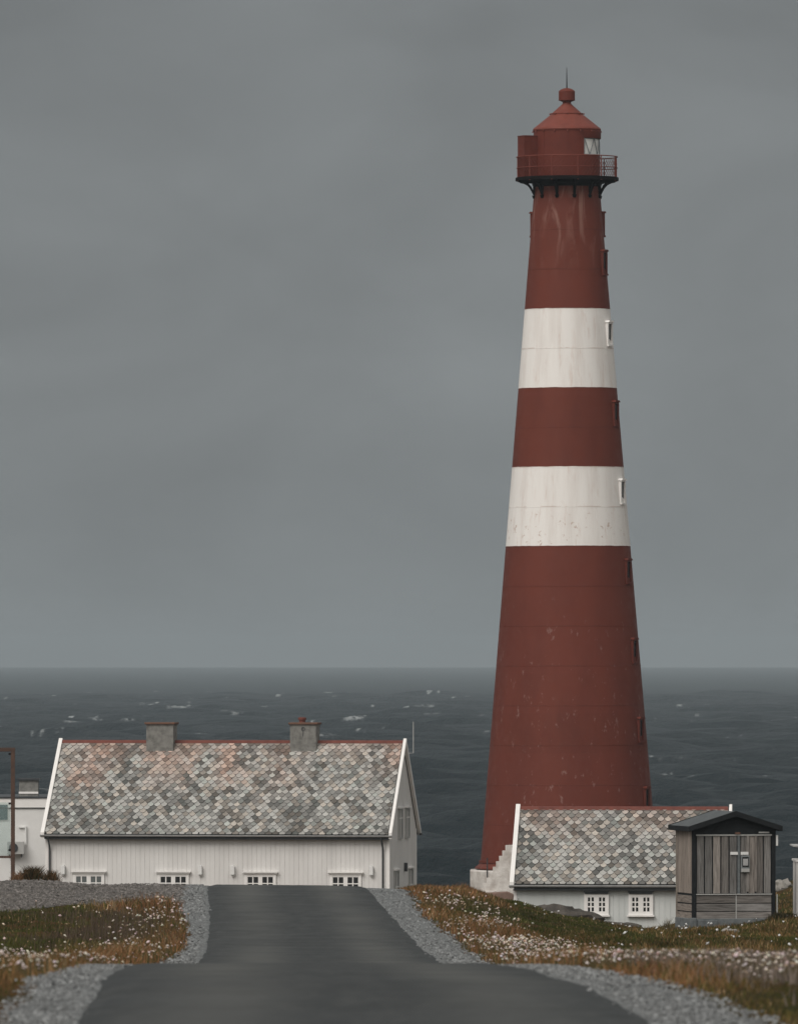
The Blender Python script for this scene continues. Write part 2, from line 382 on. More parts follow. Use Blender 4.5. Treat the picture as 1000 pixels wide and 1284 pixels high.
col = t.mix(t.math('MULTIPLY', tr, t.ramp(t.noise(.09, 3), .3, .6, .45, 1.)), (.031, .0345, .036), (.078, .080, .076))
col = t.mix(t.ramp(t.noise(.5, 4, .6, t.coord((.5, .25, 1))), .42, .7, 0, .5), col, (.029, .0315, .0325))
g1 = t.noise(60, 3, .7); col = t.mix(t.ramp(g1, .45, .8, 0, .35), col, (.09, .09, .088))
col = t.mix(t.ramp(t.noise(2.3, 5, .7, t.coord((1, .3, 1))), .70, .74, 0, .7), col, (.018, .018, .018))
col = t.mix(t.ramp(t.noise(5, 5, .65, t.coord((1, .12, 1))), .38, .72, 0, .38), col, (.072, .074, .073))
t.bump(g1, .5, .008)
M['asphalt'] = t.done(col, t.ramp(t.noise(.6, 3), .3, .7, .72, .88), .25)
strip('road', XRL, XRR, 30, 330, .045, M['asphalt'], 16, .06, 'narrow dark asphalt road dipping toward the white house', jit=20)
def gravel_mat(name, c1, c2, c3, sc=22):
    t = NT(name); v = t.voro(sc); s = t.n('ShaderNodeSeparateColor'); t.l(v, s.inputs[0]); r_ = s.outputs[0]
    col = t.mix(t.ramp(r_, .1, .9), c1, c2); col = t.mix(t.ramp(t.noise(.7, 5, .6), .42, .68, 0, .6), col, c3)
    t.bump(t.voro(sc, None, 'Distance'), 1.0, .03); return t.done(col, .95, .1)
M['gravel'] = gravel_mat('shoulder_gravel', (.10, .106, .108), (.26, .27, .272), (.13, .135, .137))
M['yard'] = gravel_mat('yard_gravel', (.065, .062, .06), (.16, .15, .142), (.14, .118, .105), 12)
strip('gravel_shoulder', lambda d: XRR(d) - .15, lambda d: XGR(d), 30, 300, .02, M['gravel'], 8, .05, 'loose blue grey gravel shoulder along the right road edge')
strip('gravel_shoulder', lambda d: XGL(d), lambda d: XRL(d) + .15, 30, 300, .02, M['gravel'], 8, .05, 'loose blue grey gravel shoulder along the left road edge')
# gravel yard left of the road
xs = np.linspace(-26, -3.9, 90); q = np.linspace(0, 1, 60); d0 = LOT(xs)
D = d0[:, None] + (285 - d0)[:, None] * q ** 1.5; X = np.repeat(xs[:, None], 60, 1)
X = np.minimum(X, XGL(D) + .2); Z = gz(X, D) + .012; Z[:, 0] -= .05
id_ = np.arange(X.size).reshape(X.shape); q4 = np.stack([id_[:-1, :-1], id_[1:, :-1], id_[1:, 1:], id_[:-1, 1:]], -1).reshape(-1, 4)
tag(fast_mesh('gravel_yard', np.stack([X, D, Z], -1).reshape(-1, 3), q4, mat=M['yard'], smooth=True), 'grey brown gravel yard in front of the long white house', 'gravel yard', kind='structure')

# ------------------------------------------------------------------ sea
D0, D1 = 620, 17900
rows = [D0]
while rows[-1] < D1: rows.append(rows[-1] * (1 + (.0021 if rows[-1] < 5000 else .0045)))
rows = np.array(rows); rows[-1] = D1; us = np.linspace(-500, 1500, 340)
DD, UU = np.meshgrid(rows, us, indexing='ij'); XX = (UU - 500) * DD / F
step = np.gradient(rows)[:, None]; ZZ = np.zeros_like(DD); XJ = XX * 1.0
wr = np.random.default_rng(5)
for k in range(64):
    lam = 5 * (75 / 5) ** wr.random(); th = wr.normal(0.35, .55); amp = .027 * lam ** .64
    kx, ky = math.sin(th) * 2 * math.pi / lam, math.cos(th) * 2 * math.pi / lam
    ph = kx * XX + ky * DD + wr.random() * 6.28
    fade = np.clip(lam * abs(math.cos(th)) / (2.2 * step) - .6, 0, 1)
    s = np.sin(ph); ZZ += amp * fade * (s + .25 * np.cos(2 * ph))
grp = fbm(XX / 90, DD / 160, 41, 3); ZZ *= (.55 + .9 * grp)
gy = np.gradient(ZZ, axis=0) / step
sd_ = ZZ.std(axis=1, keepdims=True) + .05
foam = np.clip((ZZ / sd_ - 2.15) * 1.3, 0, 1) * np.clip((fbm(XX / 5, np.log(DD) * 95, 77, 2) - .60) * 8, 0, 1)
foam2 = np.clip((fbm(XX / 2.2, np.log(DD) * 190, 17, 3) - .745) * 16, 0, 1) * np.clip((fbm(XX / 45, DD / 120, 61, 2) - .5) * 8, 0, 1) * np.clip((ZZ / sd_) * .8 + .3, 0, 1)
foam = np.clip(foam + foam2, 0, 1) * np.clip(1 - (DD - 5000) / 3000, 0, 1) * np.clip((DD - 880) / 500, .0, 1)
nr, nc = DD.shape; idx = np.arange(nr * nc).reshape(nr, nc)
Q = np.stack([idx[:-1, :-1], idx[:-1, 1:], idx[1:, 1:], idx[1:, :-1]], -1).reshape(-1, 4)
V = np.stack([XX, DD, ZZ], -1).reshape(-1, 3); nv = len(V)
lf = XX[:, 0]; rt = XX[:, -1]
ext = np.array([(-15000, D0, -.6), (lf[0], D0, -.6), (lf[-1], D1, -.6), (-15000, D1, -.6), (rt[0], D0, -.6), (15000, D0, -.6), (15000, D1, -.6), (rt[-1], D1, -.6)])
Q = np.vstack([Q, [[nv, nv + 1, nv + 2, nv + 3], [nv + 4, nv + 5, nv + 6, nv + 7]]])
t = NT('sea_water'); fo = t.attr('foam', 'Fac'); fn = t.noise(.5, 6, .7, t.coord((1, .35, 1)))
ff = t.math('MULTIPLY', t.ramp(fo, .1, .6), t.ramp(fn, .40, .58))
n_ = t.noise(.35, 7, .62, t.coord((1, .6, 1))); t.bump(n_, 1.0, 2.2)
col = t.mix(t.ramp(t.noise(.012, 5, .6, t.coord((.5, 1.2, 1))), .35, .7), (.0038, .0102, .0138), (.0070, .0145, .0185))
M['sea'] = t.done(t.mix(ff, col, (.34, .36, .365)), .45, .10)
o = fast_mesh('sea', np.vstack([V, ext]), Q, mat=M['sea'], smooth=True, attrs={'foam': np.concatenate([foam.ravel(), np.zeros(8)])})
tag(o, 'dark grey choppy sea with small whitecaps', 'sea', kind='structure')

# ------------------------------------------------------------------ lighthouse
DT = 500.0; SC = F / DT
def tz(py): return H - (py - YH) / SC
Z0 = tz(1112) - 1.2                                  # foot of the plinth
TX = (713.0 - 500) / SC
lh = empty('lighthouse', (TX, DT, Z0)); lh.rotation_euler = (0, R(-.16), 0)
tag(lh, 'tall red cast iron lighthouse with two white bands standing by the sea', 'lighthouse')
def L(py): return tz(py) - Z0
def TR(py): return (43 + (py - 260) * .0825) / SC    # tower radius at a photo row
zb = L(1090)
# shaft with lapped plate rings
prof = [(TR(1082) + .10, zb + .02), (TR(1082) + .28, zb + .05), (TR(1082) + .28, zb + .12), (TR(1082) + .17, zb + .2), (TR(1082) + .02, L(1081.5)), (TR(1082) + .07, L(1081.5) + .01), (TR(1082) + .07, L(1078.5)), (TR(1078), L(1078.4))]
y = 388 + 49.6 * 13
while y > 235:
    r = TR(y); z = L(y)
    if y < 1070: prof += [(r + .003, z - .04), (r + .008, z - .037), (r + .008, z + .003), (r, z + .005)]
    y -= 49.6
prof += [(TR(228), L(228))]
mb = MB(); mb.lathe(prof, 112)
for py in range(0): pass
bands = [(L(685), L(586)), (L(487), L(388))]
shaft = mb.build('shaft', tower_mat(bands, L(232)), lh, smooth=True)
# plinth of white stone blocks
mb = MB(); pr = 128 / SC
mb.lathe([(pr, -1.0), (pr, zb - .06), (pr - .05, zb), (0.2, zb)], 12, a0=R(15), a1=R(375))
mb.build('plinth', M['white_stone'], lh)
# gallery
gz0 = L(224.6); gr = 64.6 / SC
mb = MB(); mb.lathe([(1.6, gz0 - .02), (gr - .12, gz0 - .02), (gr - .1, gz0 - .09), (gr, gz0 - .09), (gr, gz0 + .06), (gr - .04, gz0 + .08), (1.5, gz0 + .08)], 72)
mb.lathe([(1.62, gz0 - .42), (1.75, gz0 - .3), (1.75, gz0 - .02)], 72)
mb.build('gallery_floor', M['black_paint'], lh, smooth=True)
for k in range(12):
    q = R(11.5 + 30 * k); mb = MB()
    r0 = TR(240) - .02; N_ = 9; pts = []
    top = [(r0, gz0 - .05), (gr - .12, gz0 - .05)]
    curve = [(gr - .12, gz0 - .14)] + [(r0 + .12 + (gr - .25 - r0) * (1 - math.sin(a_)), gz0 - .78 + .62 * (1 - math.cos(a_)) ** 1.0 * 1.0) for a_ in np.linspace(R(88), R(5), 7)][::-1]
    curve = [(gr - .12, gz0 - .16), (gr - .32, gz0 - .20), (gr - .52, gz0 - .30), (gr - .66, gz0 - .45), (gr - .76, gz0 - .62), (r0 + .10, gz0 - .80), (r0, gz0 - .86)]
    poly = top + curve
    # a web with a hole near the tower, made as two flanges
    mb.prism([(p[0], p[1]) for p in top + [(gr - .12, gz0 - .16), (r0, gz0 - .20)]], 'x', -.06, .06)
    mb.prism([(p[0], p[1]) for p in [(r0, gz0 - .12), (r0 + .11, gz0 - .12), (r0 + .10, gz0 - .80), (r0, gz0 - .86)]], 'x', -.0585, .0585)
    for i in range(len(curve) - 2):
        (a0, b0), (a1, b1) = curve[i], curve[i + 1]
        mb.prism([(a0, b0), (a1, b1), (a1 + .0, b1 + .13), (a0 - .02, b0 + .13)], 'x', -.052 - .0005 * i, .052 + .0005 * i)
    mb.tube([(0, r0 + .05, gz0 - .84), (0, r0 + .05, gz0 - .99)], [.12, .07], 10)
    # local +y is outward; bearing q from the seaward-facing front
    mb.v = [(x, -y_, z_) for x, y_, z_ in mb.v]
    mb.rot(q); b_ = mb.build('bracket', M['black_paint'], lh)
rr = gr - .06
def ringbar(z, r, th, n=72):
    m_ = MB(); m_.tube([(r * math.sin(2 * math.pi * k / n), -r * math.cos(2 * math.pi * k / n), z) for k in range(n + 1)], th, 6, cap=False); return m_
rail_h = 1.02
for hh, th in ((rail_h, .028), (.47, .02)):
    ringbar(gz0 + .08 + hh, rr, th).build('rail', M['red_roof'], lh, smooth=True)
for k in range(12):
    q = R(11.5 + 30 * k); m_ = MB(); x, y_ = rr * math.sin(q), -rr * math.cos(q)
    m_.tube([(x, y_, gz0 - .12), (x, y_, gz0 + .1), (x, y_, gz0 + .08 + rail_h)], [.045, .028, .026], 8).build('rail_post', M['red_roof'], lh, smooth=True)
m_ = MB()
for k in range(84):                                   # diagonal wire mesh between the posts
    for sg in (1, -1):
        pts = [((rr - .03) * math.sin(2 * math.pi * k / 84 + sg * j * .09), -(rr - .03) * math.cos(2 * math.pi * k / 84 + sg * j * .09), gz0 + .1 + j * .3) for j in range(4)]
        m_.tube(pts, .0085, 3, cap=False)
m_.build('rail_mesh', M['red'], lh)
# lantern
lr = 41.4 / SC; lz0 = gz0 + .08; lz1 = L(163.5); zg0, zg1 = L(195.6), L(174.2)
GA0, GA1 = R(31), R(128)
m_ = MB(); m_.lathe([(lr, lz0), (lr, zg0)], 72); m_.lathe([(lr, zg1), (lr, lz1)], 72)
m_.lathe([(lr, zg0), (lr, zg1)], 60, a0=GA1, a1=GA0 + 2 * math.pi)
m_.lathe([(lr + .03, zg1 - .02), (lr + .05, zg1 + .02), (lr + .05, zg1 + .36), (lr, zg1 + .4)], 40, a0=GA0 - .06, a1=GA1 + .05)
for q in (GA0, GA1):
    m_.add([(r_ * math.sin(q), -r_ * math.cos(q), z_) for z_ in (zg0, zg1) for r_ in (lr, lr - .3)], [(0, 1, 3, 2)])
for k in range(24):                                   # plate seams with rivet strips
    q = R(15 * k); 
    if GA0 - .02 < q < GA1: continue
    mm = MB(); mm.box(-.03, .03, -lr - .012, -lr + .02, lz0 + .01, lz1 - .01)
    if k % 3 == 0: mm.rot(q); m_.add(mm.v, mm.f)
m_.build('lantern_wall', M['red'], lh, smooth=True)
m_ = MB(); m_.lathe([(lr - .05, zg0 - .02), (lr - .05, zg1 + .02)], 30, a0=GA0, a1=GA1)
win = m_.build('lantern_window', M['lantern_glass'], lh, smooth=True)
m_ = MB(); qs = np.linspace(GA0, GA1, 5)
def lp(q, z_, r_=lr - .02): return (r_ * math.sin(q), -r_ * math.cos(q), z_)
def arc(q0, z0, q1, z1, n=8): return [lp(q0 + (q1 - q0) * i / n, z0 + (z1 - z0) * i / n) for i in range(n + 1)]
for i in range(4):
    q0, q1 = qs[i], qs[i + 1]; mid = (q0 + q1) / 2
    m_.tube(arc(q0, zg1, mid, zg0), .022, 6); m_.tube(arc(mid, zg0, q1, zg1), .022, 6)
for q in qs[[0, -1]]: m_.tube([lp(q, zg0), lp(q, zg1)], .03, 6)
m_.tube(arc(GA0, zg0 + .02, GA1, zg0 + .02, 20), .035, 6); m_.tube(arc(GA0, zg1 - .02, GA1, zg1 - .02, 20), .03, 6)
m_.build('glazing_bar', M['grey_box'], win)
# lens inside
m_ = MB(); m_.lathe([(.1, zg0 - .3), (.5, zg0), (.72, (zg0 + zg1) / 2), (.5, zg1), (.1, zg1 + .2)], 24); m_.build('lens', M['hp'], lh, smooth=True)
# roof
m_ = MB()
m_.lathe([(lr - .1, lz1 - .02), (42.2 / SC, lz1 - .04), (42.8 / SC, lz1 + .03), (42.0 / SC, lz1 + .10), (40.5 / SC, lz1 + .14), (20 / SC, L(143.6)), (20.6 / SC, L(143.4)), (20.6 / SC, L(142.2)), (18.6 / SC, L(142)), (5.8 / SC, L(130.5)), (5.2 / SC, L(128.8))], 72)
for k in range(16):
    q = R(22.5 * k); m_.tube([(lr * 1.0 * math.sin(q) * 1.02, -lr * 1.02 * math.cos(q), lz1 - .03), (lr * 1.04 * math.sin(q), -lr * 1.04 * math.cos(q), lz1 - .12)], .035, 6)
    if k % 2 == 0: m_.tube([(20.6 / SC * math.sin(q), -20.6 / SC * math.cos(q), L(142.6)), (22 / SC * math.sin(q), -22 / SC * math.cos(q), L(143.4))], .04, 6)
rf = m_.build('lantern_roof', M['red_roof'], lh, smooth=True)
m_ = MB(); m_.lathe([(5.2 / SC, L(129.2)), (5.4 / SC, L(127.8)), (9.8 / SC, L(126.2)), (10.2 / SC, L(126)), (10.2 / SC, L(115.4)), (10.4 / SC, L(115.2)), (10.2 / SC, L(114.6)), (8.4 / SC, L(112.8)), (5.4 / SC, L(111.2)), (2.4 / SC, L(110.5)), (.02, L(110.2))], 32)
m_.build('ventilator', M['red'], lh, smooth=True)
m_ = MB(); m_.tube([(0, 0, L(111)), (0, 0, L(96)), (0, 0, L(84.5))], [.035, .025, .012], 6); m_.build('lightning_rod', M['black_paint'], lh)
# box shelter at the gallery door
bx0, bx1 = (649 - 711) / SC, (675 - 711) / SC; m_ = MB()
q = .26
cab = MB(); cab.box(-.40, .40, -.375, .375, lz0, L(171.6)); cab.box(-.42, .42, -.395, .395, L(171.6), L(170.8))
cab.box(-.01, .01, -.385, -.37, lz0 + .02, L(172)); cab.box(-.407, -.35, -.383, -.36, lz0 + .02, L(172)); cab.box(.35, .407, -.383, -.36, lz0 + .02, L(172))
cab.rot(R(25)); cab.v = [(x - 1.95, y_ - .55, z_) for x, y_, z_ in cab.v]
cab.build('door_shelter', M['red'], lh)
# slit windows with hood and sill
def tower_window(py, phi, white):
    r = TR(py); q = R(phi); mt = M['white_trim'] if white else M['red']
    h2 = .52; zc = L(py)
    def place(m_): m_.v = [(x, -(y_ + r), z_ + zc) for x, y_, z_ in m_.v]; return m_.rot(q)
    f = MB()
    for s in (-1, 1): f.box(s * .255 - .055, s * .255 + .055, -.2, .09, -h2, h2)
    f.box(-.31, .31, -.2, .13, -h2 - .09, -h2); f.box(-.275, .275, -.2, .10, h2, h2 + .07)
    f.prism([(-.34, h2 + .07), (.34, h2 + .07), (.24, h2 + .17), (-.24, h2 + .17)], 'y', -.2, .15)
    wo = place(f).build('window', mt, lh)
    p_ = MB(); p_.box(-.20, .20, -.15, .02, -h2, h2); place(p_).build('pane', M['dark_glass'], wo)
for py, ph in ((331, 68), (420, 66), (520, 66), (618, 67), (718, 66), (817, 66), (916, 66), (1003, 67)):
    tower_window(py, ph, 390 < py < 480 or 590 < py < 680)
for py, ph in ((282, 105), (282, -114)): tower_window(py, ph, py == 420)

# white stone stairs at the foot of the tower
DS = 484.0; st = empty('stone_stairs', P(608, 1132, DS), R(-38)); m_ = MB()
tag(st, 'white painted stone stairs leading up beside the lighthouse base', 'stairs')
for k in range(9):
    m_.box(.30 + .19 * k, 3.4, -.8 + .002 * k, .8 - .002 * k, .45 + .265 * k - .02, .45 + .265 * (k + 1))
m_.build('steps', M['white_stone'], st, bevel=.015)
m_ = MB(); m_.box(-.35, .9, -1.1, .95, -.8, .28); m_.box(.1, 1.3, -1.0, .9, .28, .62); m_.build('masonry_foot', M['white_stone'], st, bevel=.05)
m_ = MB(); m_.tube([(.7, -.75, .4), (.7, -.75, 2.2)], .03, 6); m_.build('rail_post', M['dark_metal'], st)

# ------------------------------------------------------------------ gabled white houses
def slates(mb, L_, sl, w, r, z0, sy, cz, warm, seed, x0=0, flip=1):
    """scalloped slates on a slope; s along x, t up the slope. sy, cz: horizontal and vertical run per metre of slope"""
    g = random.Random(seed); nj = int(sl / r) + 1
    for j in range(nj):
        t0 = j * r
        for i in range(-1, int(L_ / w) + 2):
            x = (i + (.5 if j % 2 else 0)) * w + x0
            if x < x0 - w * .25 or x > x0 + L_ + w * .25: continue
            jx, jt = g.gauss(0, .022) * w, g.gauss(0, .05) * r
            hw = w * .470
            shp = [(-hw, 1.02), (-hw, .12), (-hw * .88, -.28), (-hw * .54, -.66), (0, -.86), (hw * .54, -.66), (hw * .88, -.28), (hw, .12), (hw, 1.02)]
            pts = []; rot = g.gauss(0, .02); lift = g.uniform(.0, .008)
            for a, b in shp:
                tt = t0 + r * .3 + b * r + jt + a * rot; xx = min(max(x + a + jx, x0), x0 + L_); tt = min(max(tt, -.03), sl + .05)
                nrm = .046 - .036 * (b + .86) / 1.88 + lift
                pts.append((xx, flip * (tt * sy - nrm * cz), z0 + tt * cz + nrm * sy))
            low = [(p[0], p[1] + flip * .03 * cz, p[2] - .03 * sy) for p in pts[1:8]]
            # tone
            d = t0 / sl
            pat = float(vnoise(np.array(x * .8 + seed), np.array(t0 * .8), 4)) * .6 + float(vnoise(np.array(x * 2.6), np.array(t0 * 2.6), 6)) * .4
            v = .76 * g.random() + .50 * pat - .12
            tone = (.10 + g.uniform(0, .04)) if v < .29 else ((.18 + g.uniform(0, .09)) if v < .58 else (.315 + g.uniform(0, .15)))
            wk = max(0, min(1, (d - .45) * 1.5 + (float(vnoise(np.array(x * 1.3), np.array(t0 * .6), 12)) - .55) * 1.3)) * warm
            wk *= g.uniform(.2, .8)
            base = np.array((tone * 1.01, tone * 1.0, tone * .955))
            if g.random() < .30: base = base * np.array((1.07, .985, .92))
            elif g.random() < .2: base = base * np.array((.95, 1.0, .99))
            wc = np.array((.44, .285, .225)) * (.5 + 1.9 * tone)
            c = tuple(base * (1 - wk) + wc * wk)
            n = len(pts)
            mb.add(pts + low, [tuple(range(n))], c); mb.add(pts[1:8] + low, [(k, 7 + k, 8 + k, k + 1) for k in range(6)], (.03, .03, .03))  # lower edges coloured near black, painting in the shade between slates
def clad(mb, a, b, zf, y, horiz=False, pitch=.19, depth=.014, axis='x', z0=-1.2):
    """vertical boards between a and b; zf(s) is the height of the wall's top"""
    n = max(1, round((b - a) / pitch)); p = (b - a) / n
    for i in range(n):
        s0, s1 = a + i * p + .006, a + (i + 1) * p - .006
        hs = (zf(s0), zf(s1)); t_ = (random.random() - .5) * .004
        if axis == 'x': mb.prism([(s0, z0), (s1, z0), (s1, hs[1]), (s0, hs[0])], 'y', y - depth - t_, y)
        else: mb.prism([(s0, z0), (s1, z0), (s1, hs[1]), (s0, hs[0])], 'x', y, y + depth + t_)
def casement(parent, xc, ztop, wide, high, rows_, glassmat, y=-.02, header=True, head_mat=None, cols=2, casements=2, headw=.72):
    f = MB(); hw = wide / 2; y0, y1 = y - .05, y + .01
    f.box(xc - hw - .09, xc - hw, y0, y1, ztop - high - .07, ztop + .07); f.box(xc + hw, xc + hw + .09, y0, y1, ztop - high - .07, ztop + .07)
    f.box(xc - hw, xc + hw, y0, y1, ztop, ztop + .07); f.box(xc - hw, xc + hw, y0, y1, ztop - high - .07, ztop - high)
    wo = f.build('window', M['white_trim'], parent)
    g = MB(); g.box(xc - hw, xc + hw, y - .012, y + .005, ztop - high, ztop); g.build('pane', glassmat, wo)
    m_ = MB(); cw = wide / casements
    for c in range(casements):
        x0 = xc - hw + c * cw
        e0, e1 = (.0 if c == 0 else .05), (.0 if c == casements - 1 else .05)
        m_.box(x0 + .0, x0 + e0 + .035, y - .04, y - .0125, ztop - high, ztop); m_.box(x0 + cw - e1 - .035, x0 + cw, y - .0401, y - .0125, ztop - high, ztop)
        m_.box(x0 + e0 + .035, x0 + cw - e1 - .035, y - .038, y - .0125, ztop - .045, ztop); m_.box(x0 + e0 + .035, x0 + cw - e1 - .035, y - .038, y - .0125, ztop - high, ztop - high + .05)
        gx0, gx1 = x0 + e0 + .035, x0 + cw - e1 - .035
        for k in range(1, cols): xx = gx0 + (gx1 - gx0) * k / cols; m_.box(xx - .022, xx + .022, y - .034, y - .0125, ztop - high + .05, ztop - .045)
        for k in range(1, rows_): zz = ztop - high + .05 + (high - .095) * k / rows_; m_.box(gx0, gx1, y - .032, y - .0125, zz - .02, zz + .02)
    m_.build('glazing_bars', M['white_trim'], wo)
    if header:
        h_ = MB(); h_.box(xc - headw, xc + headw, y - .15, y + .01, ztop + .125, ztop + .165); h_.box(xc - headw + .04, xc + headw - .04, y - .10, y + .01, ztop + .07, ztop + .125)
        h_.build('drip_board', head_mat or M['white_trim'], wo)
    s_ = MB(); s_.box(xc - hw - .13, xc + hw + .13, y - .12, y + .01, ztop - high - .12, ztop - high - .07); s_.build('sill', M['white_trim'], wo)
    return wo

def gable_house(root, Lw, Wd, ze, zr, oe, og, tw, tr_, warm, seed, gutter_mat, bm='white_board'):
    """Lw wall length, Wd gable width, ze height of the eave edge, zr of the ridge"""
    run = Wd / 2 + oe; rise = zr - ze; sl = math.hypot(run, rise); sy, cz = run / sl, rise / sl
    def top(yy): return ze + (yy + oe) * rise / run - .16 if yy <= Wd / 2 else ze + (Wd - yy + oe) * rise / run - .16
    wl = MB(); wl.prism([(0.02, -1.5), (Wd - .02, -1.5), (Wd - .02, top(Wd)), (Wd / 2, top(Wd / 2)), (.02, top(0))], 'x', .02, Lw - .02)
    wo = wl.build('wall', M[bm], root)
    cl_ = MB(); clad(cl_, .07, Lw - .07, lambda s: top(0), .02); cl_.build('cladding', M[bm], wo)
    for ax in (0, 1):
        c2 = MB(); clad(c2, .07, Wd - .07, lambda s: top(s), (Lw - .02 if ax else 0), axis='y'); c2.build('cladding', M[bm], wo)
    for b_ in ((-.012, .11, -.02, .07, -1.2, top(0)), (Lw - .11, Lw + .012, -.02, .07, -1.2, top(0)), (Lw - .02, Lw + .012, Wd - .07, Wd + .02, -1.2, top(Wd))):
        cb = MB(); cb.box(*b_); cb.build('corner_board', M['white_trim'], wo)
    rf_ = MB(); th = .12
    for sgn in (1, -1):
        poly = [(-oe, ze - .02), (Wd / 2, zr - .02), (Wd / 2, zr - .02 - th), (-oe, ze - .02 - th)]
        if sgn < 0: poly = [(Wd - a, b) for a, b in poly]
        rf_.prism(poly, 'x', -og + .02, Lw + .02)
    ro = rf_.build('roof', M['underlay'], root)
    sm_ = MB()
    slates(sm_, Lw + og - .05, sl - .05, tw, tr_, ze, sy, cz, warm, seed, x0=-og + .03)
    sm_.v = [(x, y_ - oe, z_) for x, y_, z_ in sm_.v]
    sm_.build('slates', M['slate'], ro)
    sm_ = MB(); n_back = MB()
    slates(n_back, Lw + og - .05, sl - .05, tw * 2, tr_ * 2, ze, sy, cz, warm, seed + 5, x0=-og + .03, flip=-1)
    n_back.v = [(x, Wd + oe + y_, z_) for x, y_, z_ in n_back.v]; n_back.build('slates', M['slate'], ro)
    # red ridge tiles
    rg = MB(); nn = round((Lw + 2 * og) / .38); pl = (Lw + 2 * og - .2) / nn
    for i in range(nn):
        a = -og + .1 + i * pl; rg.prism([(Wd / 2 - .13, zr - .06), (Wd / 2 - .07, zr + .04), (Wd / 2, zr + .065), (Wd / 2 + .07, zr + .04), (Wd / 2 + .13, zr - .06)], 'x', a + .004 * (i % 2), a + pl + .012)
    rg.build('ridge_tiles', M['ridge'], ro)
    # white verge boards at both ends
    for x0, x1 in ((-og - .045, -og + .10), (Lw + .021, Lw + og + .045)):
        for sgn in (1, -1):
            vb = MB(); poly = [(-oe - .05, ze - .16), (-oe - .05, ze + .08), (Wd / 2, zr + .14), (Wd / 2, zr - .13)]
            if sgn < 0: poly = [(Wd - a, b) for a, b in poly]
            vb.prism(poly, 'x', x0 + (.001 if sgn < 0 else 0), x1); vb.build('verge_board', M['white_trim'], ro)
    # gutters
    for yy in (-oe - .07, Wd + oe + .07):
        g_ = MB(); a_ = [R(180 + 15 * k) for k in range(13)]
        sec = [(yy + .065 * math.cos(q), ze - .02 + .075 * math.sin(q)) for q in a_] + [(yy + .05 * math.cos(q), ze - .02 + .055 * math.sin(q)) for q in a_[::-1]]
        g_.prism(sec, 'x', -og - .06, Lw + og + .06); g_.build('gutter', gutter_mat, ro)
    so_ = MB(); so_.box(-.0, Lw, -oe + .01, .02, ze - .20, ze - .165); so_.box(-.0, Lw, -oe - .0, -oe + .025, ze - .165, ze - .05)
    so_.build('soffit', M['dark_metal'], ro)
    return wo, ro, top
def downpipe(x, ze, oe, root, mat):
    m_ = MB(); m_.tube([(x, -oe - .07, ze - .08), (x, -oe - .07, ze - .17), (x + .02, -.12, ze - .5), (x + .02, -.07, ze - .62), (x + .02, -.07, -1.0)], .036, 8); m_.build('downpipe', mat, root, smooth=True)

# --- the long keeper's house
TH = R(7.9); d1 = 404.0; kx = d1 / F / math.cos(TH)
base = H - (1155 - YH) * 403 / F
hs = empty('white_house', ((57.5 - 500) * d1 / F, d1, base), -TH)
tag(hs, 'long white wooden house with grey and salmon slate roof and two chimneys', 'house')
def hz(py, d=403): return H - (py - YH) * d / F - base
LW, WD = 14.05, 8.0
ze, zr = hz(1046.5, 402.6), hz(930, 407.0)
wo, ro, top = gable_house(hs, LW, WD, ze, zr, .32, .10, .272, .196, 1.0, 3, M['gutter'])
def hx(px): return (px - 57.5) * kx * (1 - .0012)
for i, px in enumerate((112, 218.2, 327.4, 434)):
    casement(hs, hx(px), hz(1098.0), 1.10, 1.15, 4, M['curtain_glass'] if i == 0 else M['dark_glass'])
for px in (80, 252.2, 293, 466.4):
    m_ = MB(); m_.prism([(hx(px) - .08, hz(1097)), (hx(px) + .08, hz(1097)), (hx(px) + .08, hz(1086.5)), (hx(px) + .05, hz(1085)), (hx(px) - .05, hz(1085)), (hx(px) - .08, hz(1086.5))], 'y', -.17, -.02)
    m_.box(hx(px) - .05, hx(px) + .05, -.1, -.02, hz(1099), hz(1097) + .001)
    m_.build('wall_lamp', M['plastic'], hs, bevel=.02)
downpipe(hx(62.5), ze, .32, hs, M['dark_metal']); downpipe(hx(480), ze, .32, hs, M['dark_metal'])
def chimney(xc, wide, py0, py1, pot, parent, crack):
    m_ = MB(); z1 = hz(py1, 407.5); m_.box(xc - wide / 2, xc + wide / 2, WD / 2 - .5, WD / 2 + .5, zr - .7, z1)
    m_.box(xc - wide / 2 - .025, xc + wide / 2 + .025, WD / 2 - .53, WD / 2 + .53, z1 - .02, z1 + .03)
    c = m_.build('chimney', M['chimney'], parent, bevel=.02)
    k_ = MB(); k_.box(xc - wide / 2 - .06, xc + wide / 2 + .06, WD / 2 - .58, WD / 2 + .58, z1 + .03, z1 + .11); k_.build('cap', M['chimney_cap'], c, bevel=.015)
    if pot: p_ = MB(); p_.lathe([(.13, z1 + .1), (.13, z1 + .2), (.17, z1 + .22), (.17, z1 + .30), (.1, z1 + .32)], 16, cx=xc - .1, cy=WD / 2 - .1); p_.build('chimney_pot', M['ridge'], c, smooth=True)
    if crack:
        q_ = MB(); yf = WD / 2 - .507; q_.tube([(xc - .02, yf, zr + .22), (xc + .01, yf, zr + .38), (xc - .03, yf, zr + .5), (xc - .01, yf, z1 - .1)], .012, 4)
        for s in range(8): a0, a1 = R(45 * s), R(45 * s + 45); q_.tube([(xc - .0 + .07 * math.cos(a0), yf, z1 - .16 + .07 * math.sin(a0)), (xc + .07 * math.cos(a1), yf, z1 - .16 + .07 * math.sin(a1))], .012, 4)
        q_.build('cleaning_hook', M['dark_metal'], c)
def rx(px): return hx(px - 18.5)
chimney(rx(202), 1.12, 935, 909, False, ro, False); chimney(rx(383.3), 1.08, 935, 909, True, ro, True)
